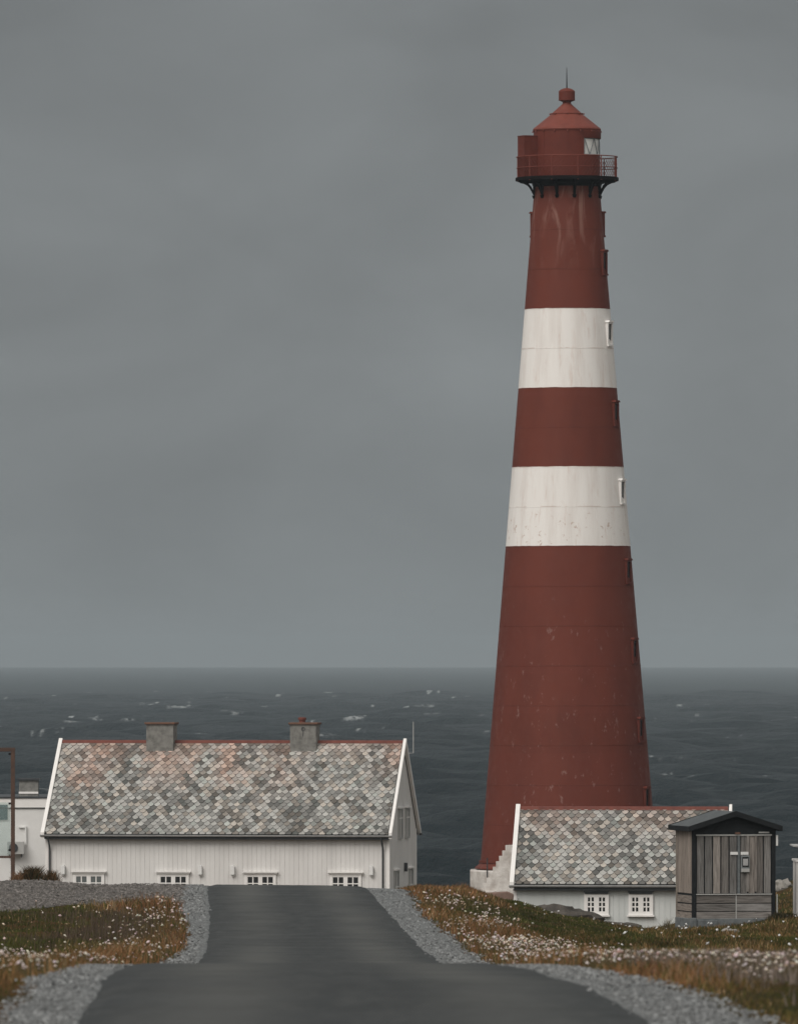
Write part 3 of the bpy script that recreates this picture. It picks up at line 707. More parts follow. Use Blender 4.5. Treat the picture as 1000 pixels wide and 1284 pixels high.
# gable end: two tall windows above, two doors below, a lamp, an aerial
def gable_open(y0, z1, z0, w_, name, pane):
    m_ = MB(); x = LW
    m_.box(x - .01, x + .06, y0, y0 + .07, z0, z1); m_.box(x - .01, x + .06, y0 + w_ - .07, y0 + w_, z0, z1); m_.box(x - .01, x + .06, y0 + .07, y0 + w_ - .07, z1 - .07, z1)
    m_.box(x - .01, x + .05, y0 + .07, y0 + w_ - .07, z0, z0 + .07)
    o_ = m_.build(name, M['hp'], hs); g = MB(); g.box(x - .01, x + .025, y0 + .07, y0 + w_ - .07, z0 + .07, z1 - .07); g.build('pane', pane, o_)
    g = MB(); g.box(x + .026, x + .045, y0 + w_ / 2 - .03, y0 + w_ / 2 + .03, z0 + .07, z1 - .07); g.box(x + .0265, x + .044, y0 + .07, y0 + w_ - .07, (z0 + z1) / 2 + .2, (z0 + z1) / 2 + .25); g.build('glazing_bars', M['white_trim'], o_)
    g = MB(); g.box(x - .01, x + .12, y0 - .08, y0 + w_ + .08, z1, z1 + .06); g.build('drip_board', M['white_trim'], o_)
t_ = NT('gable_pane'); M['gable_pane'] = t_.done((.20, .20, .195), .3, .5)
for y0 in (2.5, 4.55): gable_open(y0, hz(1016, 400), hz(1055, 400), 1.15, 'window', M['gable_pane'])
for y0 in (1.35, 5.6): gable_open(y0, hz(1094, 400), hz(1150, 400), 1.15, 'door', M['gable_pane'])
m_ = MB(); m_.box(LW, LW + .12, 4.3, 4.5, hz(1095), hz(1084)); m_.build('lamp', M['dark_metal'], hs)
m_ = MB(); ya = WD - 1.0; m_.tube([(LW + .1, ya - .4, hz(946)), (LW + .38, ya - .4, hz(945.5)), (LW + .38, ya - .4, hz(906))], [.025, .022, .018], 6)
m_.tube([(LW - .4, WD - 2.6, hz(946)), (LW + .1, ya - .4, hz(946))], .022, 6); m_.v = [(x - .15, y_ - 1.2, z_) for x, y_, z_ in m_.v]; m_.build('aerial', M['hp'], ro)
m_ = MB(); m_.box(LW + .1, LW + .2, WD + .1, WD + .42, ze - .16, ze - .08); m_.build('gutter_bracket', M['dark_metal'], ro)

# --- the small house in front of the tower
d2 = 331.0; T2 = R(4.8); base2 = H - (1168 - YH) * 330 / F
sh_ = empty('white_outhouse', ((643.5 - 500) * d2 / F, d2, base2), -T2)
tag(sh_, 'low white wooden outhouse with scalloped slate roof below the lighthouse', 'outhouse')
def sz(py, d=330): return H - (py - YH) * d / F - base2
def sx(px): return (px - 643.5) * d2 / F / math.cos(T2)
L2, W2 = sx(907), 5.4
ze2, zr2 = sz(1109, 330.6), sz(1013.5, 333.4)
gable_house(sh_, L2, W2, ze2, zr2, .25, .07, .240, .180, .55, 21, M['gutter'], 'board_cool')
for px in (747.2, 802.6, 870):
    casement(sh_, sx(px), sz(1124.2), .64, .56, 3, M['dark_glass'], head_mat=M['dark_metal'], headw=.42)

# --- pale flat roofed building at the far left
d3 = 440.0; b3 = H - (1150 - YH) * d3 / F
an = empty('flat_roof_building', ((-70 - 500) * d3 / F, d3, b3), 0); tag(an, 'white rendered flat roofed building behind the left end of the long house', 'building')
def az(py): return H - (py - YH) * d3 / F - b3
def ax_(px): return (px + 70) * d3 / F
m_ = MB(); m_.box(0, ax_(82), 0, 8, -1.5, az(1004)); wa = m_.build('wall', M['white_render'], an)
m_ = MB(); m_.box(-.05, ax_(82) + .05, -.04, 8.04, az(1012.5), az(1001)); m_.build('fascia', M['white_trim'], an)
m_ = MB(); m_.box(-.08, ax_(82) + .08, -.08, 8.08, az(1001), az(999)); m_.box(-.05, ax_(82) + .05, -.06, 0, az(1013.6), az(1012.5)); m_.build('roof', M['dark_metal'], an)
m_ = MB(); m_.box(ax_(22), ax_(46), 2.0, 3.0, az(999), az(979)); ch = m_.build('chimney', M['chimney'], an)
m_ = MB(); m_.box(ax_(20), ax_(48), 1.9, 3.1, az(979), az(976.5)); m_.build('cap', M['dark_metal'], ch)
m_ = MB(); m_.box(ax_(21.6), ax_(46.2), 1.97, 2.02, az(996), az(993.5)); m_.build('flashing', M['white_trim'], ch)
wf = MB(); wf.box(ax_(-40), ax_(11), -.03, .02, az(1029), az(1008)); w_o = wf.build('window', M['white_trim'], an)
wf = MB(); wf.box(ax_(-38), ax_(10), -.05, .0, az(1028), az(1009)); t_ = NT('teal_glass'); wf.build('pane', t_.done((.10, .15, .155), .08, .6), w_o)
m_ = MB(); m_.box(ax_(31.5), ax_(33.5), -.12, -.0, az(1060), az(1036)); m_.box(ax_(24), ax_(31.5), -.1, -.0, az(1038), az(1036.5)); m_.build('pipe_cover', M['plastic'], an)
hpx = empty('heat_pump', (ax_(10), -.5, az(1071))); hpx.parent = an
m_ = MB(); m_.box(0, ax_(31) - ax_(10), 0, .36, 0, .56); o = m_.build('casing', M['hp'], an, bevel=.02); o.location = hpx.location
bpy.data.objects.remove(hpx)
m_ = MB(); m_.lathe([(.0, 0), (.2, 0), (.2, .03), (.18, .035)], 20); m_.v = [(x + .27, -.01 + -z_ * .8, y_ + .29) for x, y_, z_ in m_.v]; m_.build('fan_grille', M['dark_metal'], o)
for x0 in (.06, .6): m_ = MB(); m_.box(x0, x0 + .04, .1, .5, -.14, 0); m_.build('bracket', M['dark_metal'], o)

# --- white shed cut by the right edge of the picture
d4 = 262.0; b4 = H - (1150 - YH) * d4 / F
sd4 = empty('white_shed', ((998 - 500) * d4 / F, d4, b4), 0); tag(sd4, 'white shed corner at the right edge beyond the wooden hut', 'shed')
def qz(py): return H - (py - YH) * d4 / F - b4
m_ = MB(); m_.box(0, 2.4, 0, 2.4, -.8, qz(1081)); wl4 = m_.build('wall', M['white_board'], sd4)
m_ = MB(); clad(m_, .09, 2.4, lambda s: qz(1081) - .002, -.001); m_.build('cladding', M['white_board'], wl4)
m_ = MB(); m_.box(-.012, .085, -.03, .06, -.8, qz(1082)); m_.build('corner_board', M['white_trim'], wl4)
m_ = MB(); m_.box(-.03, 2.45, -.06, 2.46, qz(1081), qz(1078.6)); m_.build('parapet_cap', M['white_trim'], sd4)
m_ = MB(); m_.box(.45, 2.3, .4, 2.3, qz(1079), qz(1062)); m_.build('upper_wall', M['white_board'], sd4)
m_ = MB(); m_.box(-.09, 2.4, .1, 2.4, qz(1061.8), qz(1060.4)); m_.box(.02, 2.36, .14, 2.36, qz(1063.4), qz(1062.4)); m_.build('roof', M['hp'], sd4)

# ------------------------------------------------------------------ weathered wooden hut
d5 = 260.0; K5 = d5 / F; T5 = R(12); b5 = H - (1157 - YH) * K5
hut = empty('wooden_hut', ((867.5 - 500) * K5, d5, b5), T5); tag(hut, 'weathered grey plank hut with black gable roof on a concrete base', 'hut')
def uz(py): return (1157 - py) * K5
def ux(px): return (px - 867.5) * K5 / math.cos(T5)
W5, Dp = ux(972.5), 1.86
g5 = random.Random(4)
def wood():
    v = g5.uniform(.15, .34); k = g5.random()
    return (v * (1.0 + .10 * k), v * .975, v * (.95 - .07 * k))
m_ = MB(); m_.box(.03, W5 - .03, .06, Dp - .05, uz(1148), uz(1045)); core = m_.build('inner_wall', M['black_wood'], hut)
m_ = MB(); m_.box(-.02, W5 + .02, .0, Dp, -.5, uz(1152)); m_.box(-.06, .10, -.05, .12, -.5, uz(1151)); m_.box(W5 * .02 + .1, W5 * .3, -.03, .0, -.5, uz(1154)); m_.build('foundation', M['concrete'], hut, bevel=.02)
for x0, y0, mt in ((0, 0, 'black_wood'), (W5 - .1, 0, 'black_wood'), (0, Dp - .1, 'side'), (W5 - .1, Dp - .1, 'black_wood')):
    m_ = MB(); m_.box(x0, x0 + .1, y0, y0 + .1, uz(1152), uz(1041), (.27, .235, .2)); m_.build('corner_post', M['old_wood' if mt == 'side' else mt], hut, bevel=.006)
# front: two leaves of upright boards, three lying boards below
xm = ux(926)
for a, b in ((.11, xm - .035), (xm + .035, W5 - .11)):
    m_ = MB(); n = 5 if a < 1 else 4; n = max(1, round((b - a) / .215)); p = (b - a) / n
    for i in range(n):
        c = wood(); x0 = a + i * p
        m_.box(x0 + .018, x0 + p - .018, .022 + g5.uniform(0, .012), .06, uz(1120.5), uz(1048.5), c)
    for i in range(1, n):
        if g5.random() < .8: x0 = a + i * p; m_.box(x0 - .035, x0 + .035, .002, .03, uz(1116 + g5.uniform(-3, 3)), uz(1048.6), tuple(q * .85 for q in wood()))
    m_.build('board_panel', M['old_wood'], hut, bevel=.004)
m_ = MB(); m_.box(xm - .03, xm + .03, .0, .06, uz(1121), uz(1048)); m_.build('centre_post', M['concrete'], hut)
m_ = MB(); m_.box(.1, W5 - .1, .0, .05, uz(1048.2), uz(1046.4)); m_.box(.1, W5 - .1, -.012, .05, uz(1122.2), uz(1121)); m_.build('batten', M['hp'], hut)
zl = (1152.5, 1143.8, 1143, 1133.6, 1132.6, 1122.6); xm2 = ux(922.8)
for k in range(3):
    for a, b in ((.11, xm2 - .012), (xm2 + .012, W5 - .11)):
        m_ = MB(); c = wood(); c = tuple(max(.09, q) for q in c); m_.box(a, b, .015 + .002 * k, .055, uz(zl[2 * k]), uz(zl[2 * k + 1]), c); m_.build('lower_board', M['old_wood_h'], hut, bevel=.006)
m_ = MB(); m_.box(xm2 - .012, xm2 + .012, .01, .05, uz(1152.5), uz(1122.6)); m_.build('joint_strip', M['hp'], hut)
# left side
m_ = MB(); n = 8; p = (Dp - .22) / n
for i in range(n):
    v = g5.uniform(.25, .34); m_.box(.012 + g5.uniform(0, .008), .05, .11 + i * p + .004, .11 + (i + 1) * p - .004, uz(1120.5), uz(1042), (v * 1.12, v * .96, v * .84))
m_.build('side_boards', M['old_wood'], hut)
for k in range(3):
    m_ = MB(); v = g5.uniform(.23, .32); m_.box(.015, .05, .11, Dp - .11, uz(zl[2 * k]), uz(zl[2 * k + 1]) - .015, (v * 1.1, v * .96, v * .85)); m_.build('lower_board', M['old_wood_h'], hut)
m_ = MB(); n = 8
for i in range(n): m_.box(W5 - .05, W5 - .012, .11 + i * p + .004, .11 + (i + 1) * p - .004, uz(1150), uz(1042), wood())
m_.build('side_boards', M['old_wood'], hut)
# roof
xa = (W5) / 2; ex = 1.23; zE, zA = uz(1036.5), uz(1017.5); yf, yb = -.22, Dp + .30
m_ = MB()
for s in (-1, 1):
    m_.prism([(xa, zA), (xa + s * ex, zE), (xa + s * ex, zE - .05), (xa, zA - .05)], 'y', yf + .035, yb - .035 - (.001 if s > 0 else 0))
rfh = m_.build('roof', M['felt'], hut)
for yy in (yf, yb - .035):
    m_ = MB()
    for s in (-1, 1): m_.prism([(xa, zA + .012), (xa + s * (ex + .02), zE + .012), (xa + s * (ex + .02), zE - .125), (xa, zA - .125)], 'y', yy + (.001 if s > 0 else 0), yy + .035)
    m_.build('verge_board', M['black_wood'], rfh)
for s in (-1, 1): a = xa + s * ex; m_ = MB(); m_.box(min(a, a + s * .03), max(a, a + s * .03), yf + .036, yb - .036, zE - .12, zE + .008); m_.build('eave_board', M['black_wood'], rfh)
m_ = MB(); m_.prism([(.0, uz(1046)), (W5, uz(1046)), (W5, uz(1040)), (xa + ex * .9, zE - .03), (xa, zA - .06), (xa - ex * .9, zE - .03), (0, uz(1040))], 'y', -.012, .03); m_.build('gable_panel', M['black_wood'], hut)
m_ = MB(); m_.prism([(.0, uz(1046)), (W5, uz(1046)), (W5, uz(1040)), (xa, zA - .1), (0, uz(1040))], 'y', Dp - .04, Dp + .01); m_.build('gable_panel', M['black_wood'], hut)
for a, b in ((915.4, 924.8), (928.4, 938)):
    m_ = MB(); m_.box(ux(a), ux(b), -.006, .012, uz(1072), uz(1068.4)); m_.build('sign_plate', M['plastic'], hut)
m_ = MB(); m_.box(ux(928.4), ux(939), -.06, .015, uz(1094), uz(1073)); bxo = m_.build('notice_box', M['grey_box'], hut, bevel=.01)
m_ = MB(); m_.box(ux(929.6), ux(937.8), -.066, -.058, uz(1087.5), uz(1074.6)); m_.build('glass_front', M['dark_glass'], bxo)
m_ = MB(); m_.box(ux(930.6), ux(936.8), -.07, -.064, uz(1085.5), uz(1077)); m_.build('notice_sheet', M['gutter'], bxo)
m_ = MB(); m_.box(ux(928.6), ux(938.8), -.064, -.058, uz(1093.6), uz(1089.4)); m_.build('lower_plate', M['hp'], bxo)
m_ = MB(); m_.box(W5 + .012, W5 + .065, -.02, .1, uz(1061), uz(1047.5)); m_.build('side_lamp', M['plastic'], hut, bevel=.01)
m_ = MB(); m_.tube([(W5 + .05, .05, uz(1152)), (W5 + .05, .05, uz(1122))], .022, 6); m_.build('conduit', M['hp'], hut)
m_ = MB(); m_.box(ux(921), ux(927.5), -.03, -.011, uz(1046.3), uz(1043.8)); m_.build('latch', M['chimney_cap'], hut)
m_ = MB(); m_.box(ux(951), ux(964), -.03, -.011, uz(1045), uz(1043.2)); m_.build('metal_plate', M['hp'], hut)

# ------------------------------------------------------------------ rusty steel frame with glass at the far left
d6 = 223.0; K6 = d6 / F; fx = (16.5 - 500) * K6; fz = float(gz(fx, d6)) - .1
fr = empty('glass_screen', (fx, d6, fz)); tag(fr, 'rusty brown steel frame holding a glass pane at the gravel edge', 'glass screen')
def fz_(py): return H - (py - YH) * K6 - fz
for x0 in (0, -1.75):
    m_ = MB(); m_.box(x0 - .045, x0 + .045, -.045, .045, 0, fz_(942.4)); m_.build('post', M['rust'], fr, bevel=.006)
m_ = MB(); m_.box(-1.80, .052, -.043, .047, fz_(942.4), fz_(937.5)); m_.build('top_rail', M['rust'], fr, bevel=.006)
m_ = MB(); m_.box(-1.705, -.045, -.035, .035, fz_(1076), fz_(1073)); m_.build('bottom_rail', M['rust'], fr)
m_ = MB(); m_.box(-1.70, -.055, -.008, .008, fz_(1072.8), fz_(1006)); m_.build('glass_pane', M['clear_glass'], fr)
for py in (945.5, 1007.5, 1066):
    m_ = MB(); m_.box(-.1, -.045, -.02, .02, fz_(py + 1.2), fz_(py - 1.2)); m_.build('clip', M['black_paint'], fr)

# ------------------------------------------------------------------ rocks
def rock(name, px, d, sx_, sy_, sz_, mat, seed, label, cat, group=None, sink=.35, px_off=0):
    g = np.random.default_rng(seed); X = (px - 500) * d / F; z = float(gz(X, d))
    n1_, n2_ = 22, 14; V = []; Fc = []
    for i in range(n2_ + 1):
        th = math.pi * i / n2_
        for k in range(n1_):
            ph = 2 * math.pi * k / n1_; v = np.array((math.sin(th) * math.cos(ph), math.sin(th) * math.sin(ph), math.cos(th)))
            f_ = .35 + 1.25 * float(fbm(np.array(v[0] * 2.1 + v[2] * 1.3 + seed), np.array(v[1] * 2.1 + v[2] * .9 + 9), seed, 5))
            if i in (0, n2_): f_ = 1
            V.append(v * f_ * (sx_, sy_, sz_))
    for i in range(n2_):
        for k in range(n1_): Fc.append((i * n1_ + k, i * n1_ + (k + 1) % n1_, (i + 1) * n1_ + (k + 1) % n1_, (i + 1) * n1_ + k))
    m_ = MB(); m_.add(V, Fc); o = m_.build(name, mat, None, (X, d, z + sz_ * (1 - 2 * sink) * .5), smooth=True)
    return tag(o, label, cat, group)
rock('rock_outcrop', 706, 309, 1.25, 1.0, .44, M['rock'], 3, 'dark grey rock outcrop in the grass against the outhouse wall', 'rock', sink=.62)
rock('rock_outcrop', 772, 312, 1.1, .8, .26, M['rock'], 9, 'low brown rock shelf below the left outhouse window', 'rock', sink=.68)
rock('boulder', 916, 214, .20, .22, .10, M['pale_rock'], 5, 'flat pale boulder lying on the turf in front of the hut', 'boulder', sink=.3)
rock('boulder', 980, 330, .32, .3, .24, M['pale_rock'], 6, 'rough grey boulder behind the hut beside the white shed', 'boulder', sink=.3)
rock('boulder', 906, 330, .2, .2, .16, M['pale_rock'], 8, 'small grey boulder hidden in grass right behind the hut', 'boulder', sink=.3)
sl_ = empty('stone_slab', (P(623, 1130, 300)[0], 300, float(gz(P(623, 1130, 300)[0], 300)) + .18)); tag(sl_, 'flat pinkish stone slab in the grass left of the outhouse', 'stone slab')
m_ = MB(); m_.prism([(-.42, -.3), (.45, -.3), (.5, .16), (.3, .24), (-.36, .20), (-.47, .06)], 'y', -.3, .4); m_.build('block', M['pink_stone'], sl_, bevel=.03)

# ------------------------------------------------------------------ vegetation
def blades(name, X, D, hgt, wid, cols, lean, mat, label, cat, zoff=0, kind='stuff', base=None):
    n = len(X); Z = gz(X, D) - .01 + zoff
    az = rng.random(n) * 6.283; fc = rng.normal(0, .7, n)
    w_ = np.stack([np.cos(fc), np.sin(fc), 0 * fc], -1) * (wid / 2)[:, None]
    ln = np.stack([np.cos(az), np.sin(az), 0 * az], -1) * (hgt * lean)[:, None]
    p0 = np.stack([X, D, Z], -1); up = np.zeros((n, 3)); up[:, 2] = hgt
    mid = p0 + up * .55 + ln * .3; tip = p0 + up + ln
    V = np.stack([p0 - w_, p0 + w_, mid - w_ * .7, mid + w_ * .7, tip], 1).reshape(-1, 3)
    b = np.arange(n) * 5
    qd = np.stack([b, b + 1, b + 3, b + 2], -1); tr_ = np.stack([b + 2, b + 3, b + 4], -1)
    C = np.repeat(cols, 5, 0)
    o = fast_mesh(name, V, qd, tr_, C, mat); 
    return tag(o, label, cat, kind=kind) if kind == 'stuff' else o
def sample(n, d0, d1, u0, u1, pw):
    """points spread so that nearer ground gets more of them"""
    q = rng.random(n); e = 1 + pw; d = (d0 ** e + q * (d1 ** e - d0 ** e)) ** (1 / e); u = u0 + rng.random(n) * (u1 - u0)
    return (u - 500) * d / F, d
X, D = sample(760000, 56, 345, -300, 1550, -.25)
left = (X < XGL(D) - .02 - rng.random(len(X)) ** 3 * .1) & (D < LOT(X) - .2); right = (X > XGR(D) + .02 + rng.random(len(X)) ** 3 * .1)
inh = np.zeros(len(X), bool)
for (hx0, hx1, hd0, hd1) in ((3.9, 11.2, 330.5, 345), (7.3, 10.1, 260, 262.6)): inh |= (X > hx0) & (X < hx1) & (D > hd0) & (D < hd1)
ok = (left | right) & ~inh; X, D, left = X[ok], D[ok], left[ok]
eR = X - XGR(D); eL = XGL(D) - X; e = np.where(left, eL, eR)
p1 = fbm(X * .55, D * .12, 31, 3); p2 = fbm(X * 1.6, D * .4, 55, 3); p3 = fbm(X * .3, D * .05, 71, 2)
# how rusty: high along the verge, low in the mown looking green
nearD = D < 118
rust = np.clip(1.0 - e / np.where(left, np.where(nearD, 3.5, 1.5), np.where(nearD, .95, 1.7)) + (p1 - .5) * 2.0, 0, 1)
far_r = (~left) & (D > 195) & (X < 5.2); rust = np.where((~left) & ~far_r & ~nearD, np.maximum(rust, np.clip((p2 - .52) * 3.0, 0, .5)), rust); rust = np.where(far_r, np.clip(rust + .35 * (D > 215) * (X < 2.6), 0, 1), rust)
straw = np.clip((p2 - .5) * 4, 0, 1)
green = np.stack([.040 + .026 * p2, .045 + .022 * p2, .0115 + .004 * p2], -1); dgreen = np.array((.026, .030, .009))
green = green * (1 - straw[:, None] * .0); green = np.where(((p3 < .47) | (D > 150) & ~left)[:, None], green * .75 + dgreen * .25, green)
rustc = np.stack([.170 + .10 * p2, .084 + .045 * p2, .040 + .022 * p2], -1)
strawc = np.array((.34, .235, .13))
cols = green * (1 - rust[:, None]) + rustc * rust[:, None]
sm = (rng.random(len(X)) < (.05 + .16 * straw * rust + .08 * rust)); cols = np.where(sm[:, None], strawc * (.6 + .5 * rng.random(len(X)))[:, None], cols)
gsel = rng.random(len(X)) < .30; cols = np.where(gsel[:, None], green * 1.05, cols)
p4a = fbm(X * 2.4, D * .5, 63, 3); p4 = fbm(X * .7 + 40, D * .09, 47, 3); cols = cols * ((.62 + .75 * rng.random(len(X))) * (.45 + 1.05 * p4))[:, None]
hgt = (.04 + .15 * rust ** 1.4 * (.5 + p1) + .14 * np.clip(p4a - .42, 0, 1)) * (.55 + .9 * rng.random(len(X)))
hgt *= np.where(e < .3, .45 + .55 * e / .3, 1)
near = np.clip((D - 60) / 60, 0, 1); hgt *= .45 + .55 * near; hgt *= np.where((D > 212) & (X < 4.5), .62, 1)
wid = np.clip(.002 + D * .000068, .0045, .02) * (.7 + .6 * rng.random(len(X)))
blades('grass', X, D, hgt, wid, cols, .15 + .55 * rng.random(len(X)), M['grass'], 'green and rust brown coastal grass covering the ground both sides of the road', 'grass')

# dry grey weeds near the right edge, darker weeds in the left patch
def weeds(n, d0, d1, u0, u1, c, hh, label, thr=.48, seed=91):
    X, D = sample(n, d0, d1, u0, u1, 0); D = D + rng.normal(0, (d1 - d0) * .15, n); X = X + rng.normal(0, .45, n); k = fbm(X * 1.2, D * .3, seed, 3) > thr; k &= (X > XGR(D) + .3) | (X < XGL(D) - .15); k &= (X > 0) | (D < LOT(X) - 1)
    X, D = X[k], D[k]; n = len(X); cc = np.array(c) * (.5 + 1.0 * rng.random(n))[:, None]
    blades('dry_weeds', X, D, hh * (.5 + .7 * rng.random(n)), (.006 + .005 * rng.random(n)), cc, .1 + .35 * rng.random(n), M['grass'], label, 'weeds')
weeds(26000, 78, 112, 860, 1100, (.16, .13, .11), .17, 'grey brown withered weeds behind the right gravel shoulder', .42)
weeds(3600, 160, 186, 85, 185, (.075, .055, .040), .24, 'dark withered weeds in the middle of the left grass patch', .40, 23)

# white flower heads
def heads(name, X, D, hz_, rad, cols, label):
    n = len(X); Z = gz(X, D) + hz_; k = 7
    ang = np.arange(k) * 2 * math.pi / k
    ring = np.stack([np.cos(ang), np.sin(ang), 0 * ang], -1)
    tilt = rng.normal(0, .35, (n, 2)); 
    r1 = ring[None] * (rad[:, None] * (.75 + .5 * rng.random((n, k))))[..., None]
    r1[..., 2] += r1[..., 0] * tilt[:, :1] + r1[..., 1] * tilt[:, 1:] - rad[:, None] * .15
    c = np.stack([X, D, Z], -1)
    V = np.concatenate([c[:, None] + r1, (c + np.stack([0 * X, 0 * X, rad * .55], -1))[:, None], (c - np.stack([0 * X, 0 * X, rad * .7], -1))[:, None]], 1)
    b = np.arange(n)[:, None] * (k + 2); i = np.arange(k)[None]; j = (i + 1) % k
    t1 = np.stack([b + i, b + j, np.broadcast_to(b + k, (n, k))], -1).reshape(-1, 3); t2 = np.stack([b + j, b + i, np.broadcast_to(b + k + 1, (n, k))], -1).reshape(-1, 3)
    st_w = .006; s0 = c.copy(); s0[:, 2] -= hz_; V2 = np.stack([s0 - (st_w, 0, 0), s0 + (st_w, 0, 0), c + (st_w, 0, -.01), c - (st_w, 0, .01)], 1).reshape(-1, 3)
    off = n * (k + 2); q4 = off + np.arange(n * 4).reshape(n, 4)
    C = np.concatenate([np.repeat(cols, k + 2, 0), np.tile(np.array((.09, .07, .035)), (n * 4, 1))])
    return tag(fast_mesh(name, np.concatenate([V.reshape(-1, 3), V2]), q4, np.concatenate([t1, t2]), C, M['petal']), label, 'flowers', kind='stuff')
X, D = sample(80000, 74, 215, -60, 1080, 0)
eR = X - XGR(D); eL = XGL(D) - X
cl1 = fbm(X * .9, D * .16, 131, 3)
pr_ = np.where(eR > 0, np.exp(-((eR - np.where(D < 118, 1.1, .75)) / np.where(D < 118, 1.0, .62)) ** 2) * np.clip((cl1 - .44) * 10, 0.04, 1) * np.where(D > 205, .25, 1), 0)
pl_ = np.where((eL > 0) & (D < LOT(X)), (np.exp(-((eL - .5) / .8) ** 2) * .8 + np.where(D < 150, .5, .04)) * np.clip((cl1 - .44) * 8, 0.05, 1), 0)
k = rng.random(len(X)) < np.maximum(pr_ * np.where(D < 118, .55, .95), pl_ * .26)
X, D = X[k], D[k]; n = len(X); tint = np.stack([.60 + .12 * rng.random(n), .52 + .12 * rng.random(n), .46 + .14 * rng.random(n)], -1)
tint = np.where((rng.random(n) < .3)[:, None], tint * (.62, .50, .42), tint)
heads('flowers', X, D, (.08 + .14 * rng.random(n)) * np.where(D < 118, .75, 1), (.010 + .024 * rng.random(n) ** 1.6) * np.clip(.25 + D / 240, .66, 1), tint, 'clustered off white wild flowers along the verges')
X, D = sample(150, 150, 262, 640, 1060, 0); eR = X - XGR(D); k = (eR > 2.2) & (fbm(X * .7, D * .1, 8, 2) > .50); X, D = X[k], D[k]; n = len(X)
heads('flowers', X, D, .08 + .1 * rng.random(n), .016 + .03 * rng.random(n) ** 2, np.full((n, 3), .66), 'scattered white flowers on the green turf around the hut')

# loose stones on the gravel
X, D = sample(190000, 57, 216, -120, 1100, -.9); Xy, Dy = sample(34000, 189, 221, -60, 255, 0); X = np.concatenate([X, Xy]); D = np.concatenate([D, Dy])
k = ((X > XRR(D) - .02 + rng.normal(0, .06, len(X)) - .12 * rng.random(len(X)) ** 6) & (X < XGR(D) + .10 * rng.random(len(X)))) | ((X > XGL(D) - .10 * rng.random(len(X))) & (X < XRL(D) + .02 + rng.normal(0, .04, len(X))))
k2 = (X < XGL(D)) & (D > LOT(X)) & (rng.random(len(X)) < .8)
k = k | k2; yard = k2[k]; X, D = X[k], D[k]; n = len(X)
rad = (.006 + .015 * rng.random(n) ** 2.2)*np.where(D > 130, 1.4, 1); rad = np.where(yard, rad * 1.1, rad)
ang = np.arange(5) * 2 * math.pi / 5
ring = np.stack([np.cos(ang), np.sin(ang), 0 * ang], -1)[None] * (rad[:, None] * (.6 + .7 * rng.random((n, 5))))[..., None]
ring[..., 2] += rng.normal(0, .25, (n, 5)) * rad[:, None]
Z = gz(X, D) + .02 + rad * .4; c = np.stack([X, D, Z], -1)
V = np.concatenate([c[:, None] + ring, (c + np.stack([rng.normal(0, .3, n) * rad, rng.normal(0, .3, n) * rad, rad * (.5 + .5 * rng.random(n))], -1))[:, None]], 1)
b = np.arange(n)[:, None] * 6; i = np.arange(5)[None]; j = (i + 1) % 5
tr3 = np.stack([b + i, b + j, np.broadcast_to(b + 5, (n, 5))], -1).reshape(-1, 3)
v = .10 + .19 * rng.random(n) ** 1.5; cg = np.stack([v * .97, v * 1.0, v * 1.01], -1); cg = np.where(yard[:, None], np.stack([v * .80, v * .74, v * .70], -1), cg)
tag(fast_mesh('loose_gravel', V.reshape(-1, 3), None, tr3, np.repeat(cg, 6, 0), M['stones']), 'loose pale and dark stones on the gravel', 'gravel', kind='stuff')

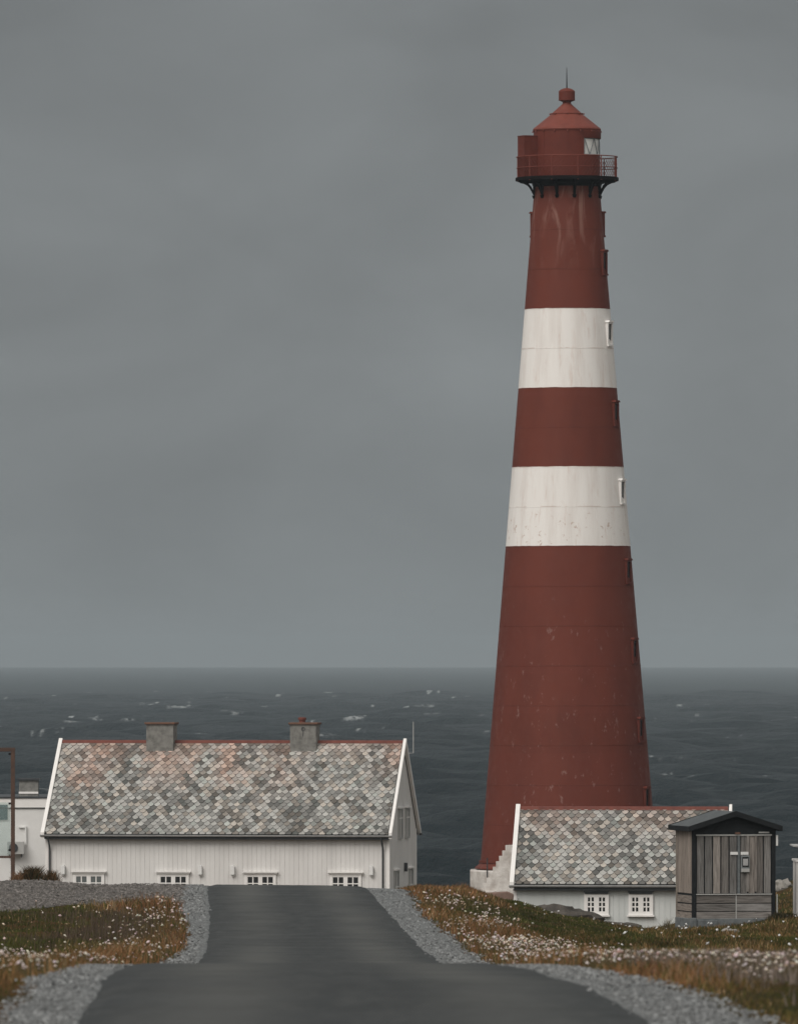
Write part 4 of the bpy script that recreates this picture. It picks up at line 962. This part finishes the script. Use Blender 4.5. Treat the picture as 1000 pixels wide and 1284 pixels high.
# single tufts of tall grass by the screen and the houses
def tuft(px, d, wide, hh, c, label, n=500, seed=1, name='grass_tuft', group=None):
    g = np.random.default_rng(seed); X0 = (px - 500) * d / F
    r_ = g.normal(0, .42, n) * wide / 2; X = X0 + r_; D = d + g.normal(0, .25, n)
    h_ = hh * (.45 + .6 * g.random(n)) * np.exp(-(r_ / wide) ** 2 * 2.4)
    cc = np.array(c)[g.integers(0, len(c), n)] * (.55 + .9 * g.random(n))[:, None]
    o = blades(name, X, D, h_, .012 + .008 * g.random(n), cc, .2 + .7 * g.random(n), M['grass'], None, None, kind='thing')
    o.data.transform(__import__('mathutils').Matrix.Translation((-X0, -d, -float(gz(X0, d))))); o.location = (X0, d, float(gz(X0, d)))
    return tag(o, label, 'grass tuft', group)
dk = [(.028, .026, .010), (.05, .035, .016), (.02, .02, .008)]; br = [(.14, .07, .034), (.10, .052, .026), (.18, .11, .06)]
tuft(41, 222, .62, .40, dk + br[1:2], 'dark bushy grass tuft beside the rusty frame', 900, 1)
tuft(65, 223, .36, .34, br + dk, 'brown windblown grass tuft at the left corner of the long house', 420, 2)
tuft(22, 221, .25, .28, br, 'thin dry grass tuft at the foot of the rusty frame post', 160, 3)
tuft(590, 236, .9, .16, br, 'rusty grass tuft below the white lighthouse plinth', 700, 4)
tuft(650, 290, .8, .16, dk + br[1:2], 'dark grass tuft at the left corner of the outhouse', 600, 5)
tuft(836, 262, .34, .42, [(.16, .12, .08), (.09, .08, .04)], 'spindly dry plant against the outhouse wall beside the hut', 70, 6)
tuft(975, 258, .8, .24, dk, 'dark grass tuft at the right corner of the hut', 700, 7)
tuft(945, 257, 1.2, .13, dk, 'low dark grass tuft along the front of the hut base', 600, 8)
tuft(668, 290, .9, .14, br + dk, 'brown grass tuft left of the dark rock outcrop', 400, 9)

# ------------------------------------------------------------------ air
m_ = MB(); m_.box(-16000, 16000, -120, 18200, -8, 56); hzm = bpy.data.materials.new('sea_haze'); hzm.use_nodes = True
tn = hzm.node_tree; tn.nodes.clear(); oo = tn.nodes.new('ShaderNodeOutputMaterial'); pv = tn.nodes.new('ShaderNodeVolumePrincipled')
pv.inputs['Color'].default_value = (.545, .625, .68, 1); pv.inputs['Density'].default_value = 9.2e-5
tn.links.new(pv.outputs[0], oo.inputs['Volume'])
o = m_.build('haze', hzm); tag(o, 'thin grey sea haze', 'haze', kind='stuff')
